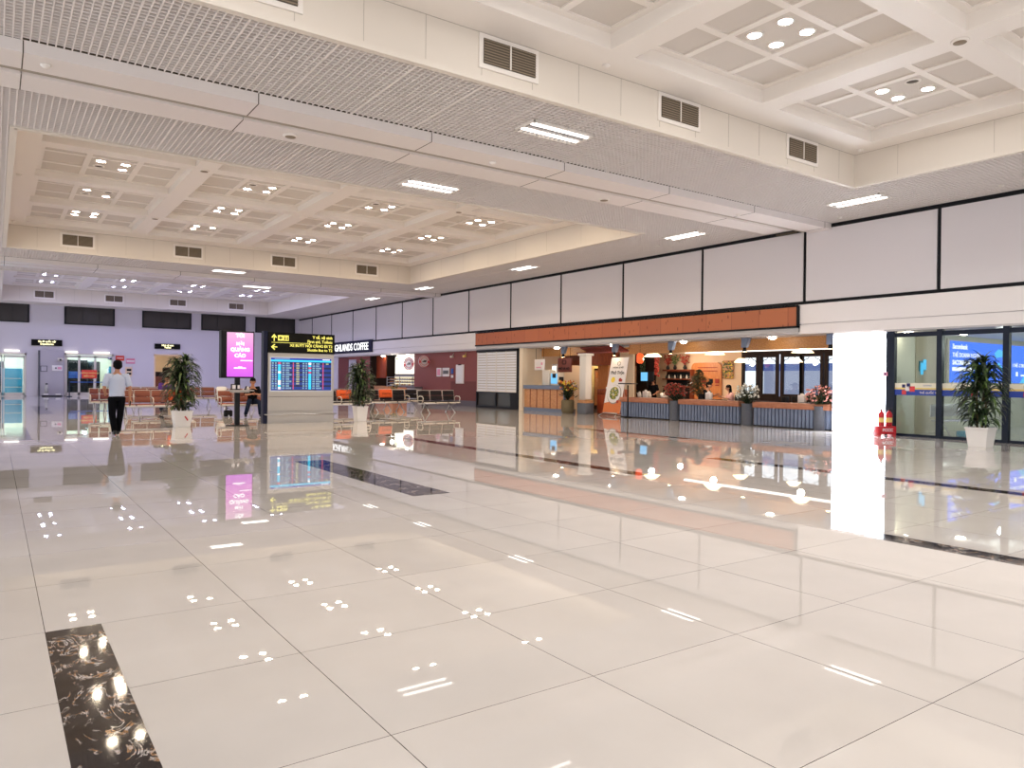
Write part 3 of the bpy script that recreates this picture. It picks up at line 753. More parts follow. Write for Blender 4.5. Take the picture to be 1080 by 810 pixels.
def person(label, loc, rz, J, scale=1, shirt='shirt', trousers='trouser', longhair=False, sleeve=.85, hairmat='hair', cap=False):
    """J: joints. pel, chest, neck, head, shoulders sl/sr, elbows, wrists, hips, knees, ankles. local +y is forward"""
    t = thing('person', label, 'person', loc, rz); t.scale = (scale,)*3
    pel, ch, nk, hd = J['pel'], J['chest'], J['neck'], J['head']
    P = lambda p, r: (p[0], p[1], p[2], r)
    hu = (hd[0]-nk[0], hd[1]-nk[1], hd[2]-nk[2])
    chains = [[P(pel, .13), P(lerp(pel, ch, .5), .12), P(ch, .13), P(nk, .06), P(lerp(nk, hd, .45), .052), P(lerp(nk, hd, .8), .07), P(hd, .088), P(lerp(nk, hd, 1.35), .082), P(lerp(nk, hd, 1.55), .05)]]
    for s in ('l', 'r'):
        sh, el, wr = J['s'+s], J['e'+s], J['w'+s]
        hand = lerp(el, wr, 1.28)
        chains.append([P(ch, 0), P(sh, .06), P(lerp(sh, el, .5), .048), P(el, .04), P(lerp(el, wr, .4), .038), P(wr, .026), P(hand, .034)])
        d = Vector(wr)-Vector(el); d.normalize()
        side = d.cross(Vector((0, 1, 0)));
        if side.length < .2: side = d.cross(Vector((0, 0, 1)))
        side.normalize(); pn = side.cross(d)
        for k in range(4):
            ln = (.07, .085, .08, .06)[k]
            b0 = Vector(hand)+side*(.024-.016*k)+d*.03
            b1 = b0+d*ln*.5+pn*.008; b2 = b0+d*ln*.85+pn*.03
            chains.append([P(hand, 0), P(tuple(b0), .010), P(tuple(b1), .009), P(tuple(b2), .008)])
        b0 = Vector(hand)+side*.04-d*.01; b1 = b0+side*.012+d*.04+pn*.015
        chains.append([P(hand, 0), P(tuple(b0), .012), P(tuple(b1), .010)])
        hp, kn, an = J['h'+s], J['k'+s], J['a'+s]
        chains.append([P(pel, 0), P(hp, .085), P(lerp(hp, kn, .5), .072), P(kn, .055), P(lerp(kn, an, .35), .052), P(an, .036)])
    skinbody('body', chains, t, 'skin', 0)
    # face
    fc = MB(); hx, hy, hz = hd
    hz += .02
    fc.ell((hx, hy+.1, hz-.01), (.014, .022, .024)); fc.ell((hx-.092, hy, hz), (.012, .022, .032)); fc.ell((hx+.092, hy, hz), (.012, .022, .032))
    fc.ell((hx, hy+.088, hz-.055), (.026, .01, .008), mi=1)
    for s in (-1, 1): fc.ell((hx+s*.034, hy+.086, hz+.02), (.013, .008, .007), mi=2)
    fc.build('face', ['skin', 'maroon', 'hair'], t)
    h = MB(); h.ell((hx, hy-.012, hz+.055), (.1, .108, .095), 16, 10, 0, -.25); h.ell((hx, hy-.035, hz+.01), (.096, .085, .095), 16, 10)
    if longhair: h.ell((hx, hy-.07, hz-.1), (.1, .06, .2), 14, 8); h.ell((hx, hy-.1, hz-.22), (.08, .05, .14), 14, 8)
    h.build('hair', hairmat, t)
    # shirt
    s_ = MB(); lean = (ch[0]-pel[0], ch[1]-pel[1])
    def at(z): f_ = (z-pel[2])/(ch[2]-pel[2]); return pel[0]+lean[0]*f_, pel[1]+lean[1]*f_
    z0, z1 = pel[2], ch[2]; H_ = z1-z0
    rg = []
    for f_, rx, ry in ((-.08, .165, .118), (.02, .168, .122), (.3, .158, .116), (.6, .175, .122), (.9, .195, .125), (1.1, .19, .115), (1.24, .15, .095), (1.34, .075, .07), (1.38, .06, .06)):
        x, y = at(z0+H_*min(f_, 1.1)); rg.append((x, y, z0+H_*f_, rx, ry))
    loft(s_, rg)
    for s in ('l', 'r'):
        sh, el = J['s'+s], J['e'+s]
        inn = lerp(ch, sh, .45); inn = (inn[0], inn[1], inn[2]+.02)
        s_.tube([inn, sh, lerp(sh, el, .45), lerp(sh, el, sleeve)], [.085, .078, .07, .068], 12)
    s_.build('shirt', shirt, t)
    tr = MB()
    loft(tr, [(pel[0], pel[1], pel[2]-.12, .15, .11), (pel[0], pel[1], pel[2]-.04, .165, .12), (pel[0], pel[1], pel[2]+.06, .158, .115)])
    for s in ('l', 'r'):
        hp, kn, an = J['h'+s], J['k'+s], J['a'+s]
        tr.tube([lerp(hp, pel, .2), hp, lerp(hp, kn, .5), kn, lerp(kn, an, .5), lerp(kn, an, .97)], [.1, .1, .09, .075, .068, .062], 12)
    tr.build('trousers', trousers, t)
    for s in ('l', 'r'):
        an = J['a'+s]; b = MB()
        b.ell((an[0], an[1]+.06, an[2]-.035), (.045, .135, .042), 14, 8); b.ell((an[0], an[1]-.02, an[2]-.01), (.042, .055, .055), 12, 8)
        b.build('shoe', 'shoe', t)
    return t
walk = dict(pel=(0, 0, .95), chest=(0, .0, 1.32), neck=(0, .01, 1.47), head=(.015, .03, 1.62), sl=(-.2, 0, 1.40), sr=(.2, 0, 1.40), el=(-.27, -.03, 1.12), er=(.27, -.03, 1.12), wl=(-.22, .16, 1.0), wr=(.29, .08, .87),
            hl=(-.09, 0, .88), hr=(.09, 0, .88), kl=(-.085, .06, .50), kr=(.075, .02, .50), al=(-.06, -.10, .10), ar=(.05, .14, .09))
person('man in a pale blue short-sleeved shirt and black trousers walking away', (2.46, 20.35, 0), R(2), walk, 1.04)
ph = MB(); ph.rbox((0, 0, 0), (.02, .08, .16), .008); ph.rbox((-.011, 0, 0), (.002, .07, .14), .001, 1)
ph = ph.build('phone', ['black', 'glassdark']); ph.location = (2.77, 20.50, .79); ph.rotation_euler = (R(50), 0, 0); tag(ph, 'dark phone held in the right hand of the walking man', 'phone')
sit = dict(pel=(0, 0, .56), chest=(0, .02, .90), neck=(0, .06, 1.06), head=(0, .12, 1.20), sl=(-.19, .02, 1.0), sr=(.19, .02, 1.0), el=(-.24, .14, .76), er=(.24, .14, .76), wl=(-.06, .33, .80), wr=(.06, .33, .80),
           hl=(-.09, .05, .54), hr=(.09, .05, .54), kl=(-.17, .46, .53), kr=(.17, .46, .53), al=(-.2, .50, .09), ar=(.28, .46, .09))
person('man in dark clothes sitting on the bench behind the pink screen', (7.85, 28.0, 0), R(172), sit, 1.06, 'blackcloth', 'jeans')
person('person in a purple top seated behind the left potted plant', (5.82, 33.3, 0), R(185), sit, 1.12, 'purple', 'jeans')
person('dark-haired person in black seated at the left edge of the flight board', (9.75, 32.2, 0), R(200), sit, 1.16, 'blackcloth', 'jeans', True)
dine = dict(sit, el=(-.24, .16, .82), er=(.24, .16, .82), wl=(-.1, .36, .88), wr=(.1, .36, .88))
person('man in a black t-shirt seated at the dining table facing the woman', (23.35, 19.8, .0), R(200), dine, 1.08, 'blackcloth', 'jeans')
person('woman in a pink top with long black hair at the dining table', (23.35, 18.55, .0), R(50), dine, 1.0, 'pinkcloth', 'jeans', True, .95)
person('diner in a white shirt seated behind the red flowers', (23.2, 21.9, .0), R(180), dine, .92, 'whitecloth', 'jeans')
person('staff member in black standing by the dark kitchen shelves', (24.7, 24.0, 0), R(100), dict(walk, kl=(-.09, .0, .5), kr=(.09, 0, .5), al=(-.09, 0, .09), ar=(.09, 0, .09)), .9, 'blackcloth', 'trouser')
wj = MB(); wj.rbox((0, -.1, 0), (.42, .1, .6), .05, 0, R(-10)); wj.rbox((.1, -.16, -.16), (.28, .1, .34), .05, 0, R(-16)); wj.rbox((-.12, -.14, -.05), (.16, .08, .4), .04, 0, R(8)); wj.rbox((-.02, .06, .22), (.34, .14, .16), .05)
tag(wj.build('white_jacket', 'whitecloth', loc=(8.05, 33.42, .74)), 'white jacket hung over the backrest of a brown bench', 'jacket')
bg = MB(); bg.rbox((0, 0, .13), (.3, .2, .24), .05); bg.tube(arcpts((0, 0, .24), .09, 0, PI, 8), .01)
tag(bg.build('black_bag', 'black', loc=(7.0, 28.05, 0.0)), 'small black bag on the floor beside the seated man', 'bag')

# ------------------------------------------------------------------ potted plants
def potplant(loc, lab, H, Wd, potw, poth, seed, topspike=.3):
    rnd = random.Random(seed)
    t = thing('potted_plant', lab, 'plant', loc)
    p = MB(); h = potw/2; b = h*.8
    def sq(r, z): return [(-r, -r, z), (r, -r, z), (r, r, z), (-r, r, z)]
    lv = [sq(b*.96, 0), sq(b, .02), sq(h, poth-.05), sq(h*1.06, poth-.045), sq(h*1.06, poth), sq(h*.92, poth), sq(h*.9, poth-.06)]
    vs = [v for l in lv for v in l]; fs = []
    for i in range(len(lv)-1):
        for k in range(4): fs.append((i*4+k, i*4+(k+1) % 4, (i+1)*4+(k+1) % 4, (i+1)*4+k))
    fs.append((3, 2, 1, 0)); p.add(vs, fs); p.build('pot', 'pot', t)
    MB().box(-h*.9, -h*.9, poth-.1, h*.9, h*.9, poth-.05).build('soil', 'soil', t)
    s = MB(); stems = []
    for i in range(5):
        a = 2*PI*i/5; x, y = .09*math.cos(a), .09*math.sin(a); top = H*(.92-.09*i)
        s.tube([(x, y, poth-.06), (x*1.2, y*1.2, top*.6), (x*.8, y*.8, top-.12)], .02, 6); stems.append((x, y, top))
    s.build('stem', 'stem', t)
    f = MB()
    def leaf(base, az, el, ln, wd, droop, mi):
        d = Vector((math.cos(az), math.sin(az), 0)); sd = Vector((-math.sin(az), math.cos(az), 0)); pts = []; pos = Vector(base); e = el; N = 5
        for i in range(N+1):
            wv = wd*math.sin(PI*min(.12+i/N*.88, 1))**.7 if i < N else .002
            pts.append((pos.copy(), wv, e)); pos = pos+(d*math.cos(e)+Vector((0, 0, math.sin(e))))*ln/N; e -= droop/N
        vs = []; fs = []
        for (q, wv, ee) in pts:
            nn = Vector((0, 0, 1))*.3*wv
            vs += [q-sd*wv+nn, q, q+sd*wv+nn]
        for i in range(N): fs += [(3*i, 3*i+1, 3*i+4, 3*i+3), (3*i+1, 3*i+2, 3*i+5, 3*i+4)]
        f.add(vs, fs, mi, True)
    n = 330
    for i in range(n):
        u = rnd.random(); z = poth+.02+(H-poth-.35)*u
        # width envelope: full at 1/3..1/2, slim at the top
        fr = (z-poth)/(H-poth)
        env = (.62+.38*math.sin(PI*min(fr*1.35, 1))) if fr < .55 else max(.28, 1.0-(fr-.55)*1.45)
        az = rnd.random()*2*PI; rr = .10+.1*rnd.random()
        ln = (Wd/2*env-rr)*(1.15+.35*rnd.random())
        leaf((rr*math.cos(az), rr*math.sin(az), z), az+rnd.uniform(-.3, .3), rnd.uniform(.2, 1.0), max(ln, .22), rnd.uniform(.026, .042), rnd.uniform(1.4, 2.5), 0 if rnd.random() < .78 else 1)
    for (x, y, top) in stems:
        for i in range(16):
            az = rnd.random()*2*PI
            leaf((x, y, top-.16-rnd.random()*.1), az, rnd.uniform(.7, 1.4), rnd.uniform(.3, .5)*Wd/1.2, rnd.uniform(.024, .036), rnd.uniform(.8, 2.0), 0 if rnd.random() < .7 else 1)
    f.build('foliage', ['leaf', 'leaf2'], t)
    return t
pl = potplant((4.5, 23.25, 0), 'tall leafy plant in a white pot behind and right of the walking man', 2.3, 1.22, .50, .47, 3)
MB().add([(.02, -.262, .3), (.05, -.262, .32), (.13, -.255, .2), (.1, -.255, .18)], [(0, 1, 2, 3)]).build('pot_sticker', 'red', pl, label='red slash sticker on the pot')
potplant((10.22, 23.6, 0), 'tall leafy plant in a white pot right of the flight board', 2.28, 1.05, .40, .52, 5)
potplant((18.98, 7.9, 0), 'tall leafy plant in a white pot before the glass waiting room', 2.38, 1.2, .48, .47, 9)

# ------------------------------------------------------------------ flight information board
fb = thing('flight_board', 'grey freestanding flight information board with black direction header', 'information board', (7.1, 23.62, 0))
W_ = 2.17
MB().box(0, 0, .0, W_, .28, 2.26).box(.02, -.01, .3, W_-.02, 0, .33).build('board_body', 'greybody', fb)
MB().box(.03, -.006, .845, W_-.03, 0, .855, 0).box(.03, -.006, .38, W_-.03, 0, .386, 0).build('panel_joint', 'ventdark', fb)
MB().box(-.14, .02, 0, -.005, .26, 2.93).build('side_post', 'navy', fb)
hd_ = MB().box(-.005, -.02, 2.25, W_+.02, .3, 2.9).build('direction_header', 'signblack', fb)
t_ = MB()
yq = -.026
t_.text('Y tế, vệ sinh', .13, (W_-.06, yq, 2.74), align='RIGHT', bold=.003)
t_.text('First aid, Toilets', .13, (W_-.06, yq, 2.60), align='RIGHT', bold=.002)
t_.text('XE BUÝT NỘI CẢNG ĐI T2', .12, (W_-.06, yq, 2.46), align='RIGHT', bold=.002)
t_.text('Shuttle Bus to T2', .12, (W_-.06, yq, 2.33), align='RIGHT', bold=.002)
t_.box(.1, yq-.004, 2.572, 1.35, yq, 2.585)
# arrows
t_.box(.165, yq-.004, 2.62, .195, yq, 2.82); t_.add([(.09, yq, 2.74), (.18, yq, 2.85), (.27, yq, 2.74), (.235, yq, 2.72), (.18, yq, 2.79), (.125, yq, 2.72)], [(0, 5, 4, 1), (1, 4, 3, 2)])
t_.box(.12, yq-.004, 2.42, .28, yq, 2.45); t_.add([(.19, yq, 2.53), (.08, yq, 2.435), (.19, yq, 2.34), (.215, yq, 2.365), (.14, yq, 2.435), (.215, yq, 2.505)], [(0, 1, 4, 5), (1, 2, 3, 4)])
# pictogram tiles
for x in (.3, .48): t_.box(x, yq-.003, 2.64, x+.165, yq, 2.815)
t_.build('header_lettering', 'signyellow', hd_)
pg = MB(); yp = yq-.003
pg.box(.365, yp-.003, 2.67, .40, yp, 2.785); pg.box(.325, yp-.003, 2.71, .44, yp, 2.745)
for x in (.505, .585):
    pg.box(x, yp-.003, 2.66, x+.035, yp, 2.75); pg.ell((x+.0175, yp, 2.775), (.016, .004, .016), 8, 6)
pg.box(.558, yp-.003, 2.65, .566, yp, 2.8)
pg.build('pictogram', 'signblack', hd_)
sc = MB(); sx0, sx1, sz0, sz1 = .09, W_-.09, 1.05, 2.09
sc.box(sx0, -.012, sz0, sx1, 0, sz1, 0)
MB().box(sx0-.03, -.008, sz0-.03, sx1+.03, -.001, sz1+.03).build('screen_bezel', 'chrome', fb)
yy = -.014
def q(x0, x1, z0, z1, mi, dy=0): sc.box(x0, yy-dy, z0, x1, yy, z1, mi)
q(sx0, sx1, sz1-.06, sz1, 2, .001)
q(sx0, sx1, sz1-.115, sz1-.06, 3, .001)
q(sx0+.12, sx0+.6, sz1-.042, sz1-.022, 4, .002); q(sx1-.3, sx1-.05, sz1-.045, sz1-.02, 7, .002)
rows = 12; rh = (sz1-.13-(sz0+.04))/rows
rnd = random.Random(4)
for half in (0, 1):
    hx = sx0+half*(sx1-sx0)/2; hw = (sx1-sx0)/2
    for r in range(rows):
        z = sz0+.04+rh*r
        q(hx, hx+hw, z, z+rh*.86, 1 if r % 2 else 0, .001)
        short = r < (2 if half == 0 else 11)
        for (a, b, mi) in ((.03, .09, 4), (.13, .19, 4), (.36, .44, 4), (.48, .6 if r % 3 else .66, 4), (.82, .92, 5)):
            if a > .8 and (short): continue
            x = hx+hw*a
            while x < hx+hw*b-.01:
                ww = rnd.uniform(.012, .03); q(x, min(x+ww, hx+hw*b), z+rh*.12, z+rh*.78, mi, .003); x += ww+.007
        q(hx+hw*.225, hx+hw*.315, z, z+rh*.92, rnd.choice([3, 3, 7, 3, 6, 7]), .003)
        q(hx+hw*.705, hx+hw*.735, z, z+rh*.9, 6, .003)
q(sx0+.4, sx1-.5, sz0, sz0+.03, 1, .003)
sc.build('screen', ['screenblue', 'screendark', 'screennavy', 'screencyan', 'screengrey', 'screenyellow', 'screenred', 'screenwhite'], fb)
MB().tube([(-.08, -.12, .285), (W_+.06, -.12, .285)], .022, 8).tube([(-.08, -.12, .285), (-.08, .1, .285)], .02, 8).tube([(W_+.04, -.12, .285), (W_+.04, .1, .285), (W_+.04, .1, 0)], .02, 8).build('bumper_rail', 'chrome', fb)
# pink screen totem
tk = thing('pink_display_screen', 'portrait display screen glowing pink on a black post', 'display screen', (6.0, 22.95, 0))
MB().rbox((.05, .06, 2.14), (.86, .14, 1.42), .015).rbox((-.43, .02, 2.14), (.16, .3, 1.42), .015).build('screen_housing', 'black', tk)
sf_ = MB().box(-.335, -.018, 1.475, .445, -.008, 2.805).build('screen_face', 'pinkscreen', tk)
l = MB(); yq = -.022
for s_, z, sz in (('TÔI', 2.66, .15), ('MỜI', 2.42, .13), ('QUẢNG', 2.24, .15), ('CÁO', 2.06, .15)): l.text(s_, sz, (.06, yq, z), align='CENTER', bold=.006)
l.box(.07, yq-.003, 1.95, .42, yq, 1.975); l.box(-.12, yq-.003, 1.72, .23, yq, 1.75); l.box(0, yq-.003, 1.765, .12, yq, 1.78)
l.build('screen_lettering', 'signwhite', sf_)
MB().box(-.07, 0, .03, .07, .1, 1.5).build('post', 'black', tk)
MB().lathe([(.32, 0), (.32, .015), (.1, .03), (.001, .03)], (0, .05, 0), 28).build('base_plate', 'black', tk)
MB().rbox((.05, -.05, 1.06), (.75, .4, .03), .01).rbox((.05, -.05, 1.02), (.5, .3, .04), .01).build('shelf', 'greybody', tk)
tag(MB().rbox((0, 0, .09), (.16, .05, .17), .01).rbox((.14, .0, .09), (.1, .05, .15), .01, 1).rbox((.14, -.028, .09), (.07, .004, .11), .002, 2).rbox((0, -.028, .09), (.1, .004, .12), .002, 2).build('charging_box', ['black', 'black', 'paper'], loc=(5.86, 22.86, 1.078)), 'pair of small boxes with white labels on the shelf under the pink screen', 'box')
tag(MB().lathe([(.04, 0), (.05, .02), (.03, .1), (.001, .11)], n=14).build('small_cup', 'whitemetal', loc=(6.28, 22.88, 1.078)), 'small pale cup at the right end of the shelf under the pink screen', 'cup')

# ------------------------------------------------------------------ back wall fittings
def bsign(x0, x1, z0, z1, txt, lab):
    t = thing('door_sign', lab, 'sign', ((x0+x1)/2, YB-.02, z0)); w = x1-x0; h = z1-z0
    sb_ = MB().box(-w/2, -.12, 0, w/2, 0, h).build('sign_box', 'signblack', t)
    l = MB()
    for i, s_ in enumerate(txt): l.text(s_, .17, (0, -.125, h*(.56-.42*i)), align='CENTER', bold=.006)
    l.build('sign_lettering', 'signcream', sb_)
bsign(2.08, 3.9, 3.5, 3.92, ['Ga đi quốc nội', 'Departures'], 'black sign with glowing yellow letters above the grey partition')
bsign(9.83, 11.6, 3.52, 3.9, ['Nhà vệ sinh', 'Toilets'], 'black sign with glowing letters above the open beige doorway')
bp = thing('grey_partition', 'tall grey service panel standing between the left glass doors', 'partition', (2.5, 60.3, 0))
MB().rbox((.75, .2, 1.6), (1.5, .5, 3.2), .03).build('panel_body', 'plaster_grey', bp)
MB().box(-.03, -.08, 0, .08, .1, 3.15).build('panel_edge', 'inkgrey', bp)
MB().box(.1, -.08, 1.7, .5, -.05, 2.1).box(.14, -.09, 1.74, .46, -.08, 2.06, 1).build('access_hatch', ['inkgrey', 'plaster_grey'], bp)
tag(MB().rbox((3.58, 60.2, 1.95), (.62, .06, .38), .01).rbox((3.5, 60.16, 1.95), (.1, .02, .1), .004, 1).rbox((3.72, 60.16, 1.95), (.22, .02, .16), .004, 2).build('notice_board', ['paper', 'inkgrey', 'pinkpaper']), 'white notice plate on the grey partition', 'notice')
cc = MB(); cc.rbox((0, 0, 0), (.34, .2, .18), .03, 0, R(-20)); cc.tube([(0, .05, .08), (.1, .2, .15)], .03); cc.rbox((0, -.12, -.03), (.12, .04, .12), .01, 1, R(-20))
tag(cc.build('security_camera', ['whitemetal', 'black'], loc=(3.75, 60.0, 2.55)), 'white security camera high on the grey partition', 'camera')
tag(cc.build('security_camera', ['chrome', 'black'], loc=(6.9, 60.62, 2.72)), 'dark security camera at the top right of the middle glass doors', 'camera')
tag(MB().lathe([(.11, 0), (.11, .62), (.06, .72), (.05, .78)], (0, 0, 0), 16).rbox((0, 0, .8), (.14, .1, .08), .02, 1).build('standing_canister', ['greybody', 'black'], loc=(2.95, 59.9, .05)), 'grey canister standing before the grey partition', 'canister')
tag(MB().rbox((.35, .0, .04), (1.2, .4, .06), .02).rbox((0, 0, .14), (.3, .2, .12), .03, 1).rbox((.7, 0, .14), (.3, .2, .12), .03, 1).build('low_trolley', ['black', 'whitecloth'], loc=(2.9, 59.6, 0)), 'low black trolley with white bundles at the foot of the grey partition', 'trolley')
tag(MB().rbox((7.52, YB-.06, 2.75), (.56, .1, .36), .02).rbox((7.52, YB-.115, 2.75), (.4, .02, .05), .004, 1).build('fire_hose_sign', ['redsign', 'paper']), 'red rectangular sign on the wall right of the middle glass doors', 'sign')
tag(MB().rbox((8.22, YB-.03, 2.55), (.6, .03, .38), .01).rbox((8.22, YB-.05, 2.55), (.5, .01, .1), .003, 1).rbox((8.22, YB-.05, 2.68), (.5, .01, .04), .003, 2).build('wall_notice', ['pinkpaper', 'paper', 'red']), 'small pink notice on the wall right of the red sign', 'notice')
tag(MB().rbox((8.1, YB-.04, 1.78), (.46, .06, .7), .01).rbox((8.12, YB-.075, 1.9), (.3, .02, .16), .004, 1).rbox((8.12, YB-.075, 1.62), (.3, .02, .16), .004, 1).build('wall_cabinet', ['peach', 'black']), 'beige wall cabinet with dark openings beside the walking man', 'cabinet')
rs = thing('stop_sign_stand', 'red notice on a metal stand before the middle glass doors', 'sign', (5.35, 58.3, 0))
MB().rbox((0, 0, 1.55), (.92, .05, .58), .01).build('sign_face', 'redsign', rs)
l = MB(); l.text('KHÔNG PHẬN SỰ', .14, (0, -.03, 1.58), align='CENTER', bold=.003); l.text('MIỄN VÀO', .14, (0, -.03, 1.37), align='CENTER', bold=.003); l.build('sign_lettering', 'yellow', rs)
MB().tube([(.28, .05, 0), (.28, .05, 1.3)], .025).lathe([(.2, 0), (.2, .02), (.04, .05)], (.28, .05, 0), 18).build('stand', 'chrome', rs)
for (a, lb) in ((4.2, 'left'), (7.0, 'right')):
    q_ = thing('queue_barrier_post', 'dark queue barrier post at the %s side of the middle glass doors' % lb, 'barrier post', (a, 58.6, 0))
    MB().tube([(0, 0, 0), (0, 0, 1.05)], .035).lathe([(.18, 0), (.18, .02), (.05, .06)], n=18).build('post', 'darkblue', q_)
    MB().rbox((0, 0, 1.0), (.1, .1, .12), .02).build('belt_head', 'black', q_)
tag(MB().box(4.24, 58.59, .97, 6.96, 58.61, 1.03).build('barrier_belt', 'bookblue'), 'blue belt stretched between the two queue barrier posts', 'belt')

# ------------------------------------------------------------------ fire extinguishers
fx = thing('extinguisher_tray', 'red metal tray with feet holding two fire extinguishers by the lit column', 'fire extinguisher tray', (20.45, 10.98, 0), R(-35))
MB().rbox((0, 0, .17), (.5, .34, .22), .015).rbox((-.2, 0, .04), (.07, .34, .1), .01).rbox((.2, 0, .04), (.07, .34, .1), .01).build('tray_body', 'red', fx)
MB().text('PCCC', .11, (-.14, -.176, .14), bold=.003).build('tray_lettering', 'paper', fx)
def ext(x, y, lab):
    e = thing('fire_extinguisher', lab, 'fire extinguisher', (x, y, .285))
    tk_ = MB().lathe([(.08, 0), (.085, .02), (.085, .32), (.06, .38), (.03, .40), (.03, .43)], n=20).build('cylinder_tank', 'red', e)
    MB().lathe([(.0865, .1), (.0865, .23)], n=20, cap=False).build('tank_label', 'yellow', tk_)
    MB().rbox((0, 0, .45), (.05, .05, .04), .01).rbox((0, -.06, .48), (.02, .14, .015), .005).rbox((0, -.05, .455), (.02, .12, .012), .005).build('valve_handle', 'black', e)
    MB().tube([(.02, 0, .44), (.09, .02, .42), (.11, .02, .3), (.1, .02, .12)], .011, 8).build('hose', 'black', e)
ext(20.37, 11.03, 'red fire extinguisher in the tray, the one touching the lit column side')
ext(20.55, 10.91, 'red fire extinguisher in the tray, the one nearer the glass door')

# ------------------------------------------------------------------ restaurant
XR = 26.2
rw = MB()
rw.box(XR, 12.6, 0, XR+.1, 14.2, 3.2, 0); rw.box(XR, 20.3, 0, XR+.1, 33.2, 3.2, 0)
rw.box(XR, 14.2, 0, XR+.1, 20.3, .9, 1); rw.box(XR, 14.2, 2.62, XR+.1, 20.3, 3.2, 1)
rw.box(22.5, 12.85, 0, XR, 12.95, 3.2, 0)
rw.box(XW+.25, 29.15, 0, XR, 29.25, 3.2, 2)
rw.build('wall_restaurant', ['peach', 'darkbrown', 'cream'], kind='structure')
cw = MB(); cw.box(22.1, 12.8, 3.02, XR, 29.2, 3.08)
for i in range(14): y = 13.2+1.15*i; cw.box(22.15, y, 2.94, XR, y+.12, 3.02)
cw.box(22.0, 12.9, 2.62, 22.1, 22.8, 3.0); cw.box(22.0, 25.7, 2.62, 22.1, 28.9, 3.0); cw.box(21.98, 12.9, 2.6, 22.13, 22.8, 2.66); cw.box(21.98, 12.9, 2.8, 22.0, 22.8, 2.83)
cw.build('trim_16', 'ceilwood', kind='structure')
# windows at the rear
yw = [(14.3, 15.3), (15.45, 16.3), (16.6, 17.35), (17.5, 18.25), (18.6, 19.25), (19.55, 20.15)]
for i, (a, b) in enumerate(yw):
    g = MB().box(XR+.04, a, .95, XR+.05, b, 2.6)
    o = g.build('window_%d' % (6+i), 'glass', kind='structure')
    fr = MB(); fr.box(XR-.04, a-.12, .9, XR+.06, a, 2.62); fr.box(XR-.04, b, .9, XR+.06, b+.12, 2.62); fr.box(XR-.04, a, 2.5, XR+.06, b, 2.64); fr.box(XR-.04, a, .9, XR+.06, b, 1.0)
    for s, c0 in ((1, a), (-1, b)): fr.tube([(XR, c0, 2.25), (XR, c0+s*.06, 2.38), (XR, c0+s*.2, 2.42), (XR, c0+s*.25, 2.5)], .012, 6)
    fr.build('window_frame', 'darkbrown', o, kind='structure')
ob = MB(); ob.box(29.5, 12, 0, 29.6, 25, 4.0, 2); ob.box(29.4, 12, 2.0, 29.5, 25, 2.32, 1); ob.box(29.44, 12, 2.32, 29.5, 25, 4.0, 0); ob.box(29.38, 21.6, 0, 29.5, 25, 2.0, 0)
tag(ob.build('glowing_facade_across', ['outside', 'outblue', 'outside2']), 'self-glowing white and blue facade seen through the rear restaurant windows', 'shopfront')  # facade emits by itself, standing in for the bright outside
# ribbed counters
def rcounter(y0, y1, lab):
    t = thing('ribbed_counter', lab, 'counter', (XW+.12, (y0+y1)/2, 0)); h = (y1-y0)/2
    MB().box(.05, -h, 0, .35, h, .62).build('counter_core', 'bluegrey2', t)
    r_ = MB(); n = int(2*h/.14)
    for i in range(n): y = -h+.02+(2*h-.04)*i/n; r_.box(.0, y, .04, .06, y+.10, .61)
    r_.build('counter_plank', 'bluegrey', t)
    MB().rbox((.2, 0, .715), (.5, 2*h, .19), .02).build('counter_top', 'counterwood', t)
    MB().box(.02, -h, 0, .06, h, .05).build('counter_plinth', 'black', t)
rcounter(12.95, 15.75, 'ribbed blue-grey counter with wooden top beside the lit column')
rcounter(16.3, 19.05, 'ribbed blue-grey counter with wooden top between red and white flower planters')
rcounter(19.55, 22.2, 'ribbed blue-grey counter with wooden top right of the leaning banner')
def planter(y, fl, lab, n=160, r=.46, zc=1.1, leafm='leaf', hgt=.74):
    t = thing('flower_planter', lab, 'planter', (XW+.2, y, 0))
    MB().lathe([(.19, 0), (.2, .02), (.2, hgt-.03), (.21, hgt), (.17, hgt), (.16, hgt-.06)], n=24).build('planter_column', 'concrete', t)
    rnd = random.Random(int(y*10)); s = MB(); b = MB()
    for i in range(n):
        a = rnd.random()*2*PI; e = math.acos(rnd.uniform(-.55, 1)); q_ = r*(.5+.5*rnd.random()**.5)
        p = Vector((q_*math.sin(e)*math.cos(a), q_*math.sin(e)*math.sin(a), zc-hgt+q_*.8*math.cos(e)))+Vector((0, 0, hgt))
        s.tube([(0, 0, hgt-.05), (p.x*.5, p.y*.5, p.z*.6+hgt*.35), tuple(p)], .004, 4, 0, False)
        sd = Vector((-math.sin(a), math.cos(a), 0))*.03; o_ = Vector((math.cos(a), math.sin(a), rnd.uniform(-.6, .6)))*.09
        s.add([p*1, p+o_*.5+sd, p+o_, p+o_*.5-sd], [(0, 1, 2, 3)], 0); p2 = p*.9+Vector((0, 0, -.05)); s.add([p2, p2+o_*.5+sd, p2+o_, p2+o_*.5-sd], [(0, 1, 2, 3)], 0)
        if rnd.random() < .6: b.ell(tuple(p), (rnd.uniform(.025, .045),)*3, 6, 4)
    s.build('foliage', leafm, t); b.build('blossom', fl, t)
planter(19.3, 'redflower', 'grey column planter with dark red flowers', r=.42)
planter(16.03, 'whiteflower', 'grey column planter with white flowers', r=.42)
planter(13.3, 'pinkflower', 'grey column planter with pink flowers beside the lit column', r=.48, zc=1.08)
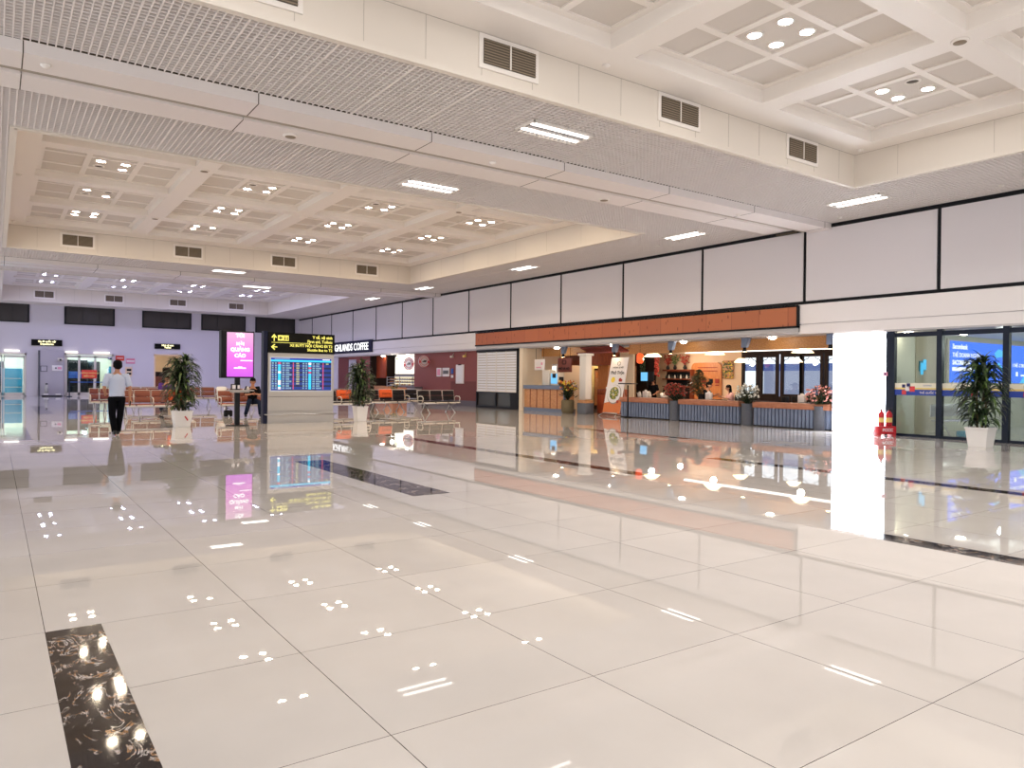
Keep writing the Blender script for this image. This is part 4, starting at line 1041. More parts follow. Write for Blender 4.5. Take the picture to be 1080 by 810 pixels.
# cashier counter
cc_ = thing('cashier_counter', 'tan panelled cashier counter with blue-grey top and base', 'counter', (XW+.15, 27.45, 0))
MB().box(.04, -1.55, .0, .6, 1.55, 1.05).build('counter_body', 'tanwood', cc_)
b_ = MB(); b_.box(0, -1.6, 0, .65, 1.6, .16); b_.box(-.04, -1.65, 1.05, .7, 1.62, 1.22)
for y in (-1.6, 1.52): b_.box(0, y, .1, .1, y+.08, 1.1)
b_.build('counter_frame', 'bluegrey2', cc_)
k = MB()
for i in range(1, 6): y = -1.55+3.1*i/6; k.box(.025, y-.02, .16, .045, y+.02, 1.05)
k.build('panel_batten', 'redwood', cc_)
mi_ = thing('coffee_machine', 'white drinks machine with a cyan screen on the cashier counter', 'machine', (XW+.5, 27.1, 1.22))
MB().rbox((0, .35, .36), (.4, .55, .72), .03).rbox((0, -.3, .3), (.36, .6, .6), .03).build('machine_body', 'whitemetal', mi_)
MB().rbox((-.19, -.28, .32), (.02, .45, .46), .005).build('machine_screen', 'tvblue', mi_)
MB().rbox((-.2, -.3, .45), (.02, .25, .2), .005).rbox((-.1, -.7, .2), (.2, .12, .4), .02).build('machine_spout', 'black', mi_)
hs = thing('hanging_sign', 'white hanging sign with a pink mark above the cashier counter', 'sign', (XW+.6, 28.3, 1.95))
MB().rbox((0, 0, .25), (.05, .8, .52), .01).build('sign_plate', 'paper', hs); MB().lathe([(.001, 0), (.07, 0)], (0, 0, 0), 4, cap=False).rbox((-.03, -.2, .3), (.01, .12, .12), .003).rbox((-.03, .05, .12), (.01, .4, .05), .003).build('sign_mark', 'pinkpaper', hs)
MB().tube([(0, .3, .5), (0, .3, 1.07)], .008).tube([(0, -.3, .5), (0, -.3, 1.07)], .008).build('sign_rod', 'black', hs)
hs = thing('hanging_board', 'dark red hanging board with black characters over the yellow glow', 'sign', (22.0, 27.1, 1.85))
MB().rbox((0, 0, .33), (.06, 1.0, .66), .01).build('board_face', 'maroon2', hs)
MB().text('PHỞ HÀ NỘI', .14, (-.04, .42, .12), (0, -1, 0), (0, 0, 1), 'LEFT', bold=.004).box(-.045, -.1, .36, -.03, .12, .4).box(-.045, -.14, .4, -.03, -.1, .55).box(-.045, .12, .4, -.03, .16, .55).box(-.045, -.1, .54, -.03, .12, .57).build('board_lettering', 'black', hs)
MB().tube([(0, .4, .66), (0, .4, 1.17)], .01).tube([(0, -.4, .66), (0, -.4, 1.17)], .01).build('board_rod', 'black', hs)
tag(MB().rbox((0, 0, 0), (.05, .5, .5), .02).rbox((-.03, .05, .0), (.02, .3, .3), .01, 1).build('tall_white_carton', ['paper', 'menulight'], loc=(22.3, 28.2, 2.0)), 'small lit white panel hanging beside the dark red board', 'panel')
tag(MB().box(XR-.06, 27.9, 1.2, XR-.02, 29.0, 2.5).build('glowing_wall_panel', 'yellowglow'), 'glowing yellow wall panel behind the cashier counter', 'lamp')
tag(MB().box(XR-.3, 29.9-2.1, .0, XR-.1, 30.2-2.2, 2.6).box(23.9, 26.2, 0, 24.1, 26.9, 2.7).build('orange_partition', 'orangeboard'), 'bright orange partition left of the white hanging curtain column', 'partition')
# banana leaf planter with orange flowers
t = thing('flower_pot', 'round olive pot with orange and red flowers at the end of the cashier counter', 'planter', (XW+.35, 25.1-.1+.35, 0))
t.location = (21.05, 24.0+1.15, 0)
t.location = (20.85, 25.45, 0)
MB().lathe([(.24, 0), (.29, .1), (.29, .56), (.25, .6), (.22, .6), (.2, .5)], n=24).build('pot', 'olive', t)
rnd = random.Random(11); s = MB(); b = MB(); b2 = MB()
for i in range(110):
    a = rnd.random()*2*PI; rr = rnd.uniform(.1, .42); z = rnd.uniform(.7, 1.45); p = Vector((rr*math.cos(a), rr*math.sin(a), z))
    s.tube([(0, 0, .55), (p.x*.5, p.y*.5, .5+z*.4), tuple(p)], .005, 4, 0, False)
    sd = Vector((-math.sin(a), math.cos(a), 0))*.045; o_ = Vector((math.cos(a), math.sin(a), .5))*.2
    s.add([p*.9, p*.9+o_*.5+sd, p*.9+o_, p*.9+o_*.5-sd], [(0, 1, 2, 3)], 0)
    if z > 1.0: (b if rnd.random() < .5 else b2).ell(tuple(p), (.04,)*3, 6, 4)
s.build('foliage', 'leaf', t); b.build('orange_blossom', 'orangeflower', t); b2.build('yellow_blossom', 'yellowflower', t)
# white square column on grey pedestal
t = thing('curtained_column', 'white draped square column on a grey pedestal', 'column', (21.25, 24.72, 0))
MB().rbox((0, 0, .24), (.5, .55, .48), .02).build('pedestal', 'concrete', t)
MB().rbox((0, 0, .54), (.46, .5, .12), .01).build('pedestal_cap', 'tanwood', t)
c_ = MB()
c_.rbox((0, 0, 1.6), (.34, .4, 1.9), .02)
for i in range(6): c_.tube([(-.18, -.17+.068*i, .62), (-.18, -.17+.068*i, 2.55)], .022, 6)
c_.rbox((0, 0, 2.6), (.46, .56, .1), .02)
c_.build('drape', 'whitecloth', t)
# host cabinet
t = thing('wooden_cabinet', 'red-brown wooden cabinet left of the leaning banner', 'cabinet', (22.2, 24.0, 0))
MB().rbox((0, 0, .55), (.7, 1.3, 1.1), .02).build('cabinet_body', 'redwood', t)
cd_ = MB().rbox((-.36, .33, .45), (.02, .56, .8), .01).build('cabinet_door', 'mahogany', t); cd2 = MB().rbox((-.36, -.33, .45), (.02, .56, .8), .01).build('cabinet_door', 'mahogany', t)
MB().rbox((-.36, 0, .98), (.02, 1.2, .2), .01).build('cabinet_drawer', 'redwood', t)
MB().rbox((-.38, .08, .5), (.02, .02, .12), .004).build('cabinet_handle', 'chrome', cd_); MB().rbox((-.38, -.08, .5), (.02, .02, .12), .004).build('cabinet_handle', 'chrome', cd2)
tag(MB().rbox((0, 0, .05), (.3, .5, .1), .03).rbox((0, .1, .14), (.2, .25, .08), .03).rbox((.0, -.1, .2), (.15, .2, .12), .04).build('folded_napkins', 'whitecloth', loc=(22.15, 24.0, 1.1)), 'pile of white napkins on the red-brown wooden cabinet', 'napkins')
# back items of the restaurant left half
MB().box(24.3, 24.9, 0, 24.4, 25.8, 2.95).build('wall_niche', 'cream', kind='structure')
tag(MB().rbox((0, 0, 1.05), (.3, .9, 2.1), .02).rbox((-.16, 0, 1.1), (.02, .75, 1.8), .01, 1).rbox((-.18, .1, 1.75), (.01, .3, .3), .003, 2).build('tall_wood_cabinet', ['darkbrown', 'tanwood', 'orangeboard'], loc=(25.6, 28.5, 0)), 'tall tan cabinet with dark frame deep inside the restaurant', 'cabinet')
tag(MB().rbox((0, 0, 1.1), (.05, .5, 2.2), .01).rbox((-.03, 0, 1.6), (.01, .2, .8), .005, 1).build('blue_door', ['cyan', 'tvblue'], loc=(24.2, 25.9, 0)), 'narrow blue lit door panel left of the leaning banner', 'door')
tag(MB().box(22.5, 25.9, 2.2, 25.5, 28.0, 2.9).build('slatted_canopy', 'redwood'), 'dark slatted wooden canopy above the tall cabinet', 'canopy')
rt = MB()
for i in range(30): rt.tube([(21.5, 22.9+.085*i, 2.93), (22.1, 22.9+.085*i, 2.72)], .045, 6)
rt.box(21.45, 22.8, 2.66, 21.6, 25.6, 2.72); 
tag(rt.build('tiled_awning', 'tile_red'), 'small red tiled awning under the restaurant ceiling', 'awning')
# leaning banner
bn = thing('menu_banner', 'leaning food banner with a noodle bowl picture on a wire stand', 'banner', (20.95, 22.75, 0), R(-90))
tl = R(12)
def bpnt(x, z, d=0): return (x, math.sin(tl)*z-d*math.cos(tl), .12+math.cos(tl)*z+d*0)
hw = .52; bh = 2.38
MB().add([bpnt(-hw, 0), bpnt(hw, 0), bpnt(hw*.98, bh), bpnt(-hw*.98, bh), bpnt(-hw, 0, -.02), bpnt(hw, 0, -.02), bpnt(hw*.98, bh, -.02), bpnt(-hw*.98, bh, -.02)], [(0, 1, 2, 3), (7, 6, 5, 4), (0, 4, 5, 1), (2, 6, 7, 3), (1, 5, 6, 2), (0, 3, 7, 4)]).build('banner_sheet', 'paper', bn)
pr = MB(); ru = (1, 0, 0); uu = (0, math.sin(tl), math.cos(tl))
def disc(cx, cz, r, mi, d, n=24): pr.add([bpnt(cx, cz, d)]+[bpnt(cx+r*math.cos(2*PI*k/n), cz+r*math.sin(2*PI*k/n), d) for k in range(n)], [(0, 1+k, 1+(k+1) % n) for k in range(n)], mi)
pr.add([bpnt(-hw, 0, .004), bpnt(hw, 0, .004), bpnt(hw, .62, .004), bpnt(-hw, .42, .004)], [(0, 1, 2, 3)], 1)
pr.build('banner_print', ['paper', 'orangeflower'], bn); pr = MB()
disc(.02, .80, .41, 7, .006); disc(0, .82, .38, 0, .008); disc(0, .85, .27, 2, .012); disc(.28, .5, .07, 4, .014)  # grey disc behind the white rim is the bowl's shadow, printed as colour
for i in range(60):
    a = rnd.random()*2*PI; q_ = .25*math.sqrt(rnd.random()); disc(q_*math.cos(a), .85+q_*math.sin(a), rnd.uniform(.02, .045), rnd.choice([0, 3, 5, 2]), .014+.0005*i, 7)
pr.build('bowl_picture', ['paper', 'orangeflower', 'bowlgreen', 'leaf2', 'redflower', 'yellowflower', 'inktext', 'bowlshadow'], bn); pr = MB()
disc(-.2, 1.42, .12, 5, .01); disc(.22, 1.42, .08, 4, .01); disc(.3, 1.4, .06, 4, .011)
pr.text('Phở Trộn', .2, bpnt(0, 1.66, .01), ru, uu, 'CENTER', 6, .002, .003)
pr.text('HƯƠNG VỊ VIỆT', .085, bpnt(0, 1.92, .01), ru, uu, 'CENTER', 6, .002, .001)
pr.tube([bpnt(.09*math.cos(a_), 2.12+.08*math.sin(a_), .01) for a_ in [x_*.5 for x_ in range(13)]], .008, 5, 6, False)
pr.build('banner_lettering', ['paper', 'orangeflower', 'bowlgreen', 'leaf2', 'redflower', 'yellowflower', 'inktext'], bn)
MB().tube([(-.42, -.06, .13), (.42, -.06, .13)], .025).tube([(-.42, -.06, .13), (-.5, -.25, .01)], .012, 6).tube([(.42, -.06, .13), (.5, -.25, .01)], .012, 6).tube([(0, .55, 2.2), (0, .9, .01)], .012, 6).tube([(-.42, -.06, .13), (0, .85, .01)], .01, 6).build('banner_stand', 'chrome', bn)
ms = thing('menu_stand', 'black menu lectern right of the leaning banner', 'menu stand', (20.62, 21.42, 0))
MB().tube([(0, 0, 0), (0, 0, 1.3)], .028).lathe([(.2, 0), (.2, .02), (.03, .04)], n=20).build('pole', 'black', ms)
MB().rbox((0, 0, 1.36), (.5, .62, .04), .01, 0, R(0), R(20)).build('menu_tray', 'black', ms)
MB().rbox((0, 0, 1.386), (.3, .42, .006), .002, 0, 0, R(20)).build('menu_card', 'paper', ms)
# red lantern, garlands, television, shelves
def hang(x, y, z0, z1, m_, nm, lab, cat, r=.09):
    t = thing(nm, lab, cat, (x, y, 0))
    MB().lathe([(r*.5, z0), (r, z0+(z1-z0)*.15), (r, z1-(z1-z0)*.15), (r*.5, z1)], n=16).build('lantern_shade', m_, t)
    MB().tube([(0, 0, z1), (0, 0, 3.0)], .008, 6).build('cord', 'black', t)
hang(22.0, 22.15, 2.2, 2.62, 'lantern', 'red_lantern', 'glowing red lantern beside the leaning banner', 'lantern', .14)
for (y, lb, m2) in ((24.5, 'hanging string of dark green leaves on the brown screen', 'leaf'), (23.6, 'hanging string of red peppers on the brown screen', 'redflower')):
    t = MB(); rnd = random.Random(int(y))
    for i in range(60):
        z = 1.7+.013*i*1.2; a = rnd.random()*6; t.ell((24.5+.06*math.cos(a), y+.08*math.sin(a)*1.2, z), (.05, .05, .035), 6, 4)
    t.tube([(24.5, y, 1.7), (24.5, y, 2.7)], .008, 5)
    tag(t.build('hanging_garland', m2), lb, 'garland')
tag(MB().box(25.0, 24.2, .0, 25.08, 25.4, 2.9).build('brown_screen', 'darkbrown'), 'brown partition screen behind the strings of leaves and peppers', 'screen')
t = thing('television', 'small television with a blue picture behind the right counter', 'television', (24.3, 24.0, 1.45))
MB().rbox((0, 0, .22), (.06, .8, .46), .01).build('tv_case', 'black', t); MB().box(-.035, -.05, .03, -.03, .37, .42).build('tv_screen', 'tvblue', t); MB().rbox((0, 0, -.12), (.05, .05, .25), .01).build('tv_stand', 'black', t)
sh = thing('wall_shelf', 'dark wall shelf unit with three flower vases on top', 'shelf', (XR-.35, 23.7, 0))
MB().box(0, -.85, 1.95, .35, .85, 2.02).box(0, -.85, 1.55, .35, .85, 1.6).box(0, -.85, 1.2, .35, .85, 1.25).box(.3, -.85, 0, .35, .85, 2.0).box(0, -.9, 0, .35, -.85, 2.02).build('shelf_board', 'redwood', sh)
MB().box(.26, -.8, 1.27, .3, .8, 1.9).build('shelf_back', 'black', sh)
MB().box(.02, -.8, 0, .3, .8, 1.18).build('shelf_cupboard', 'darkbrown', sh)
vz = None
for i, (y, m2, cn) in enumerate(((24.25, 'redflower', 'dark red'), (23.8, 'leaf2', 'green'), (23.2, 'redflower', 'dark pink'))):
    t = thing('flower_vase', 'dark vase with %s sprays on the wall shelf' % cn, 'vase', (XR-.3, y, 2.02))
    MB().lathe([(.06, 0), (.09, .08), (.05, .17), (.06, .2)], n=14).build('vase_body', 'black', t)
    b = MB(); rnd = random.Random(i)
    for k in range(34):
        a = rnd.random()*6.3; rr = rnd.uniform(.03, .22); z = rnd.uniform(.3, .68); b.tube([(0, 0, .18), (rr*math.cos(a), rr*math.sin(a), z)], .005, 4); b.ell((rr*math.cos(a), rr*math.sin(a), z), (.035, .035, .03), 6, 4)
    b.build('spray', m2, t)
for i in range(9):
    y = 22.98+.18*i
    tag(MB().lathe([(.04, 0), (.05, .05), (.035, .12), (.02, .14), (.02, .18)], n=12).build('shelf_jar', 'whitemetal' if i % 2 else 'glassdark', loc=(XR-.22, y, 1.6)), '%s jar on the dark wall shelf behind the counter' % ('pale' if i % 2 else 'dark'), 'jar', '%s jars on the wall shelf' % ('pale' if i % 2 else 'dark'))
# orange arch board
ab = thing('arched_menu_board', 'orange wooden board with rounded top and small pictures', 'menu board', (XR-.08, 22.75, 0))
def archp(w, z0, z1, r, x):
    pts = [(-w, z0), (w, z0)] + [(w-r+r*math.cos(a), z1-r+r*math.sin(a)) for a in [i*PI/12 for i in range(7)]] + [(-w+r+r*math.cos(a), z1-r+r*math.sin(a)) for a in [PI/2+i*PI/12 for i in range(7)]]
    n = len(pts); return [(x, -p, z) for p, z in pts]+[(x+.06, -p, z) for p, z in pts], [tuple(range(n)), tuple(reversed(range(n, 2*n)))]+[(i, (i+1) % n, n+(i+1) % n, n+i) for i in range(n)]
ab.location = (XR-.1, 22.15, 0)
v_, f_ = archp(.85, .6, 2.32, .25, 0); MB().add(v_, [tuple(reversed(f)) for f in f_]).build('board_panel', 'orangeboard', ab)
b = MB()
for i, y in enumerate((.5, .1, -.3, -.65)):
    b.rbox((-.02, y, 1.5), (.02, .22, .2), .005, i % 2); b.rbox((-.02, y, 1.32), (.02, .2, .05), .005, 1)
for z in (2.1, 1.95): b.rbox((-.02, -.1, z), (.02, 1.1, .03), .005, 1)
b.build('board_picture', ['black', 'redflower'], ab)
ap = thing('leafy_picture', 'framed picture of green leaves right of the orange board', 'picture', (XR-.06, 20.95, 1.6))
MB().rbox((0, 0, .4), (.04, .56, .8), .005).build('picture_frame', 'tanwood', ap)
b = MB(); rnd = random.Random(5)
for i in range(140):
    y, z = rnd.uniform(-.28, .28), rnd.uniform(.05, .75); b.ell((-.024, y, z), (.004, .04, .025), 6, 4, rnd.choice([0, 0, 1, 1, 2]))
b.build('picture_print', ['leaf', 'leaf2', 'yellowflower'], ap)
# big indoor plant, tables and small things behind the counters
t = thing('rubber_plant', 'large dark leafy plant behind the man in black', 'plant', (24.0, 20.75, 0))
MB().lathe([(.2, 0), (.25, .4), (.22, .4), (.2, .35)], n=18).build('pot', 'concrete', t)
rnd = random.Random(8); s = MB(); s.tube([(0, 0, .3), (.03, 0, 1.2), (0, .05, 1.75)], .025, 6)
for i in range(260):
    a = rnd.random()*6.28; z = rnd.uniform(.95, 2.0); rr = .42*math.sin(PI*min(1, max(.15, (z-.8)/1.2)))*rnd.uniform(.4, 1); p = Vector((rr*math.cos(a), rr*math.sin(a), z))
    sd = Vector((-math.sin(a), math.cos(a), 0))*.05; o_ = Vector((math.cos(a), math.sin(a), -.4))*.17
    s.add([p, p+o_*.5+sd, p+o_, p+o_*.5-sd], [(0, 1, 2, 3)], 1); s.tube([(0, 0, z-.15), tuple(p)], .006, 4)
s.build('foliage', ['stem', 'leaf'], t)
def dtable(x, y, lab):
    t = thing('dining_table', lab, 'table', (x, y, 0))
    MB().rbox((0, 0, .76), (.8, 1.0, .05), .01).build('tabletop', 'darkbrown', t)
    for sx in (-.35, .35):
        for sy in (-.43, .43): MB().rbox((sx, sy, .37), (.05, .05, .74), .008).build('leg', 'darkbrown', t)
dtable(22.85, 19.15, 'dark dining table between the man in black and the woman in pink'); dtable(22.9, 16.9, 'dark dining table behind the white flowers'); dtable(22.9, 14.7, 'dark dining table behind the pink flowers'); dtable(22.6, 21.9, 'dark dining table behind the red flowers')
def dchair(x, y, rz, lab):
    t = thing('dining_chair', lab, 'chair', (x, y, 0), rz)
    MB().rbox((0, 0, .45), (.42, .42, .05), .01).build('seat', 'black', t); MB().rbox((0, -.2, .75), (.42, .05, .45), .02).build('backrest', 'black', t)
    for sx in (-.18, .18):
        for sy in (-.18, .18): MB().tube([(sx, sy, 0), (sx, sy, .45)], .018, 6).build('leg', 'black', t)
for (x, y, r, lb) in ((23.1, 17.6, 180, 'black dining chair to the left of the table behind the white flowers'), (23.1, 16.2, 0, 'black dining chair to the right of the table behind the white flowers'), (23.1, 15.4, 180, 'black dining chair to the left of the table behind the pink flowers'), (23.1, 14.0, 0, 'black dining chair nearest the lit column'), (23.4, 19.85, 180, 'black dining chair of the man in black'), (23.4, 18.45, 0, 'black dining chair of the woman in pink'), (23.2, 21.95, 90, 'black dining chair of the diner in a white shirt')):
    dchair(x, y, R(r), lb)
for (x, y, lb) in ((22.7, 19.1, 'white napkin box between the two diners'), (22.6, 15.0, 'white napkin box on the table behind the pink flowers'), (22.5, 22.3, 'white napkin box near the diner in a white shirt')):
    t = thing('napkin_box', lb, 'napkin box', (x, y, .785)); MB().rbox((0, 0, .13), (.14, .26, .26), .02).build('box_body', 'paper', t); MB().rbox((0, 0, .28), (.05, .12, .07), .02).build('napkin', 'whitecloth', t)
for i, (x, y, m2, lb) in enumerate(((21.15, 21.3, 'whitemetal', 'white teapot on the counter right of the menu lectern'), (21.15, 20.75, 'whitemetal', 'white sauce bottle on the counter right of the menu lectern'), (22.5, 17.1, 'tanwood', 'tan cutlery holder on the table behind the white flowers'), (22.5, 14.4, 'tanwood', 'tan cutlery holder on the table behind the pink flowers'))):
    z = .81 if i < 2 else .785
    tag(MB().lathe([(.07, 0), (.08, .1), (.05, .2), (.03, .24)], n=14).tube([(.0, .07, .1), (0, .13, .16), (0, .14, .2)], .012, 6).build(('teapot', 'sauce_bottle', 'cutlery_holder', 'cutlery_holder')[i], m2, loc=(x, y, z)), lb, ('teapot', 'bottle', 'cutlery holder', 'cutlery holder')[i])
# pendant lamps: white pyramid shades
def pend(x, y, z, w, lab, h=.16):
    t = thing('pendant_lamp', lab, 'lamp', (x, y, z))
    v = [(-w, -w, 0), (w, -w, 0), (w, w, 0), (-w, w, 0), (-w*.45, -w*.45, h), (w*.45, -w*.45, h), (w*.45, w*.45, h), (-w*.45, w*.45, h)]
    MB().add(v, [(0, 1, 5, 4), (1, 2, 6, 5), (2, 3, 7, 6), (3, 0, 4, 7), (4, 5, 6, 7), (3, 2, 1, 0)]).build('lamp_shade', 'warmlamp', t)
    MB().tube([(0, 0, h), (0, 0, 3.02-z)], .008, 6).build('cord', 'black', t)
pend(22.9, 15.2, 2.5, .27, 'white pyramid pendant lamp above the pink flowers table', .2); pend(22.9, 19.0, 2.52, .27, 'white pyramid pendant lamp above the diners', .2); pend(22.9, 22.3, 2.5, .27, 'white pyramid pendant lamp above the red flowers table', .18)
pend(24.4, 18.9, 2.25, .22, 'small white pendant lamp in front of the brightest rear window'); pend(24.4, 16.5, 2.23, .2, 'small white pendant lamp in the middle of the rear windows')
tag(MB().box(24.0, 13.2, 2.66, 24.12, 21.5, 2.74).build('linear_lamp', 'whitestrip'), 'long white strip lamp under the wooden restaurant ceiling', 'lamp')
# bracket spotlights on the soffit edge
s0 = thing('bracket_spotlight', 'x', 'spotlight')
MB().rbox((0, 0, .17), (.15, .2, .34), .02).add([(.07, -.1, .34), (.07, -.1, .0), (.07, -.24, .34), (-.07, -.1, .34), (-.07, -.1, 0), (-.07, -.24, .34)], [(0, 1, 2), (5, 4, 3), (1, 4, 5, 2), (0, 2, 5, 3)]).build('bracket', 'bluegrey2', s0)
MB().lathe([(.06, -.14), (.075, -.12), (.05, 0)], n=14).build('spot_head', 'black', s0)
MB().lathe([(.001, -.141), (.058, -.141)], n=14, cap=False).build('spot_lens', 'warmbulb', s0)
first = True
for (y, lb) in ((26.3, 'blue-grey bracket spotlight above the cashier counter'), (22.9, 'blue-grey bracket spotlight above the leaning banner'), (19.75, 'blue-grey bracket spotlight above the red flowers'), (16.35, 'blue-grey bracket spotlight above the white flowers'), (13.15, 'blue-grey bracket spotlight beside the lit column')):
    if first: s0.location = (21.25, y, 2.66); s0['label'] = lb; first = False
    else: copy_tree(s0, (21.25, y, 2.66), 0, lb)

# ------------------------------------------------------------------ shutter and maroon shop front
rs_ = thing('roller_shutter', 'closed white slatted roller shutter with grey glass below', 'shutter', (XW+.06, 31.27, 0))
b = MB(); nn = 15
for i in range(nn): z = .88+2.0*i/nn; b.box(.0, -1.8, z, .05, 1.78, z+2.0/nn*.72); b.box(.03, -1.8, z, .045, 1.78, z+2.0/nn, 1)
b.build('shutter_slats', ['shutter', 'seam'], rs_)
b = MB()
for y in (-1.82, -.9, -.02, .86, 1.74): b.box(-.02, y-.02, .85, .02, y+.02, 2.88)
b.box(-.02, -1.84, .84, .03, 1.8, .9)
b.build('shutter_rail', 'white', rs_)
b = MB(); b.box(-.03, -2.05, 0, .1, -1.84, 3.0); b.box(-.03, -1.84, .0, .1, 1.84, .12); b.box(-.03, -1.84, .78, .1, 1.84, .84); b.box(-.02, -.08, .1, .1, .08, .8); b.box(-.02, -1.84, .1, .1, -1.3, .8); b.box(-.03, -2.05, 2.88, .1, 1.84, 3.0); b.box(-.03, 1.75, 0, .1, 1.84, .8)
b.build('shutter_frame', 'black', rs_)
MB().box(.04, -1.84, .12, .05, 1.84, .78).box(.3, -1.2, .1, .35, -.2, .7, 1).box(.3, .2, .1, .35, 1.3, .7, 1).build('low_glass', ['glassdark', 'plaster_grey'], rs_)
MB().box(XW+.05, 28.95, 0, XW+.35, 29.22, 3.0).build('wall_pier', 'cream', kind='structure')
mw = MB()
mw.box(21.15, 33.1, 0, 21.3, 40.7, 3.0, 0); mw.box(21.13, 33.1, .3, 21.15, 36.2, 1.35, 1); mw.box(21.1, 33.1, 0, 21.15, 40.7, .3, 2); mw.box(XW+.04, 33.06, 0, 21.2, 33.12, 3.0, 0)
mw.box(21.15, 47.2, 0, 21.3, 49.6, 3.0, 0); mw.box(21.15, 51.1, 0, 21.3, 52.9, 3.0, 3); mw.box(21.1, 52.9, 0, 21.3, YB, 3.0, 4); mw.box(21.15, 49.6, 2.8, 21.3, 51.1, 3.0, 0)
mw.build('wall_shops', ['maroon', 'maroon2', 'greyskirt', 'brownred', 'backwall'], kind='structure')
MB().box(21.2, 49.6, 0, 21.25, 51.1, 2.8).build('door_5', 'plaster_grey', kind='structure')
def roundlogo(t, y, z, r, x, k_=1):
    MB().add([(x, y, z)]+[(x, y-r*math.cos(2*PI*k/32), z+r*math.sin(2*PI*k/32)) for k in range(32)], [(0, 1+(k+1) % 32, 1+k) for k in range(32)]).build('logo_disc', 'paper', t)
    b = MB()
    b.tube([(x-.01, y-r*.93*math.cos(2*PI*k/32), z+r*.93*math.sin(2*PI*k/32)) for k in range(33)], r*.05, 6, 0, False)
    b.tube([(x-.01, y-r*.62*math.cos(2*PI*k/32), z+r*.62*math.sin(2*PI*k/32)) for k in range(33)], r*.04, 6, 0, False)
    b.rbox((x-.01, y, z-.05*r), (.01, r*.7, r*.16), .01, 1); b.rbox((x-.01, y-.05, z+.12*r), (.01, r*.5, r*.12), .01, 1)
    for s in (-1, 1): b.rbox((x-.01, y+s*r*.78, z-.1*r), (.01, r*.22, r*.4), .01, 0)
    b.build('logo_mark', ['decalred', 'black'], t)
lg = thing('round_logo_sign', 'round white logo sign with red ring projecting from the maroon wall', 'sign', (20.75, 38.7, 2.5), R(90)); roundlogo(lg, 0, 0, .36, -.03)
MB().lathe([(.36, -.025), (.36, .025)], n=32).build('sign_drum', 'paper', lg)
for c_ in kids(lg):
    if c_.name.startswith('sign_drum'): c_.rotation_euler = (0, R(90), 0)
MB().tube([(0, -.34, .0), (0, -.4, 0)], .02).build('sign_bracket', 'chrome', lg)
tag(MB().rbox((21.12, 37.55, 1.86), (.03, .55, .5), .01).rbox((21.1, 37.55, 1.86), (.01, .35, .35), .003, 1).build('wall_notice', ['paper', 'pinkpaper']), 'small white notice on the maroon wall, leftmost', 'notice')
tag(MB().rbox((21.12, 36.75, 1.86), (.03, .8, .5), .01).rbox((21.1, 36.75, 1.86), (.01, .6, .2), .003, 1).build('wall_notice', ['paper', 'inkgrey']), 'wide white notice on the maroon wall, second from the logo', 'notice')
tag(MB().rbox((21.12, 36.05, 1.92), (.03, .24, .3), .01).rbox((21.12, 36.05, 1.62), (.03, .24, .16), .01, 1).build('wall_notice', ['bookblue', 'paper']), 'tiny blue notice on the maroon wall', 'notice')
tag(MB().rbox((21.12, 35.2, 1.75), (.05, .85, 1.05), .02).rbox((21.09, 35.2, 1.75), (.01, .6, .85), .003, 1).rbox((21.1, 35.2, 2.27), (.06, .3, .06), .01, 2).build('wall_notice', ['paper', 'shutter', 'black']), 'tall clipboard notice on the maroon wall nearest the shutter', 'notice')
for (y, lb) in ((35.9, 'small camera on the maroon wall'), (34.55, 'small yellowish spotlight at the end of the maroon wall')):
    tag(MB().rbox((0, 0, 0), (.16, .2, .12), .03).tube([(.05, 0, .05), (.12, 0, .2)], .02, 6).build('wall_camera', 'whitemetal' if y > 35 else 'yellow', loc=(21.0, y, 2.72)), lb, 'camera')
sg = thing('shop_name_sign', 'dark navy sign with white capital letters above the coffee shop', 'sign', (XW-.06, 45.95, 3.24))
sb_ = MB().box(-.12, 0, 0, 0, 8.9, .84).build('sign_box', 'navy', sg)
MB().text('HIGHLANDS COFFEE', .72, (-.13, .45, .17), (0, -1, 0), (0, 0, 1), 'RIGHT', 0, .01, 0, xs=1.0).build('sign_lettering', 'signwhite', sb_)
# coffee shop interior
ci = MB(); ci.box(23.2, 40.2, 0, 23.3, 47.4, 3.0, 0); ci.box(21.3, 40.6, 0, 23.2, 40.7, 3.0, 1); ci.box(21.3, 47.2, 0, 23.2, 47.3, 3.0, 0); ci.box(21.15, 47.1, 0, 21.3, 47.25, 3.0, 0); ci.box(21.3, 40.7, 3.0, 23.2, 47.3, 3.05, 1)
ci.build('wall_coffee_shop', ['darkbrown', 'black'], kind='structure')
tag(MB().rbox((0, 0, 0), (.08, 1.5, 1.5), .02).build('glossy_panel', 'mahogany', loc=(21.6, 46.35, 2.25)), 'glossy orange-brown wall panel inside the coffee shop', 'panel')
mb_ = thing('lit_menu_board', 'bright white backlit menu board with a round logo in the coffee shop', 'menu board', (21.32, 42.1, 1.74))
MB().rbox((0, 0, .57), (.1, 3.0, 1.14), .02).build('board_case', 'whitemetal', mb_); MB().box(-.056, -1.45, .03, -.05, 1.45, 1.1).build('board_face', 'menulight', mb_)
roundlogo(mb_, -.25, .66, .40, -.062)
for c_ in kids(mb_):
    if c_.name.startswith('logo'): c_.scale.y = 1.8
b = MB(); b.rbox((-.06, 1.2, 1.0), (.01, .25, .1), .005, 0); b.rbox((-.06, 1.0, .15), (.01, .15, .12), .005, 1); b.build('board_print', ['leaf2', 'yellow'], mb_)
tag(MB().box(21.4, 40.9, 2.92, 21.8, 43.6, 2.99).build('recessed_lamp', 'menulight'), 'bright strip of light above the lit menu board', 'lamp')
dc = thing('pastry_display', 'tiered pastry display case with lit shelves under the menu board', 'display case', (21.6, 43.0, 0))
b = MB()
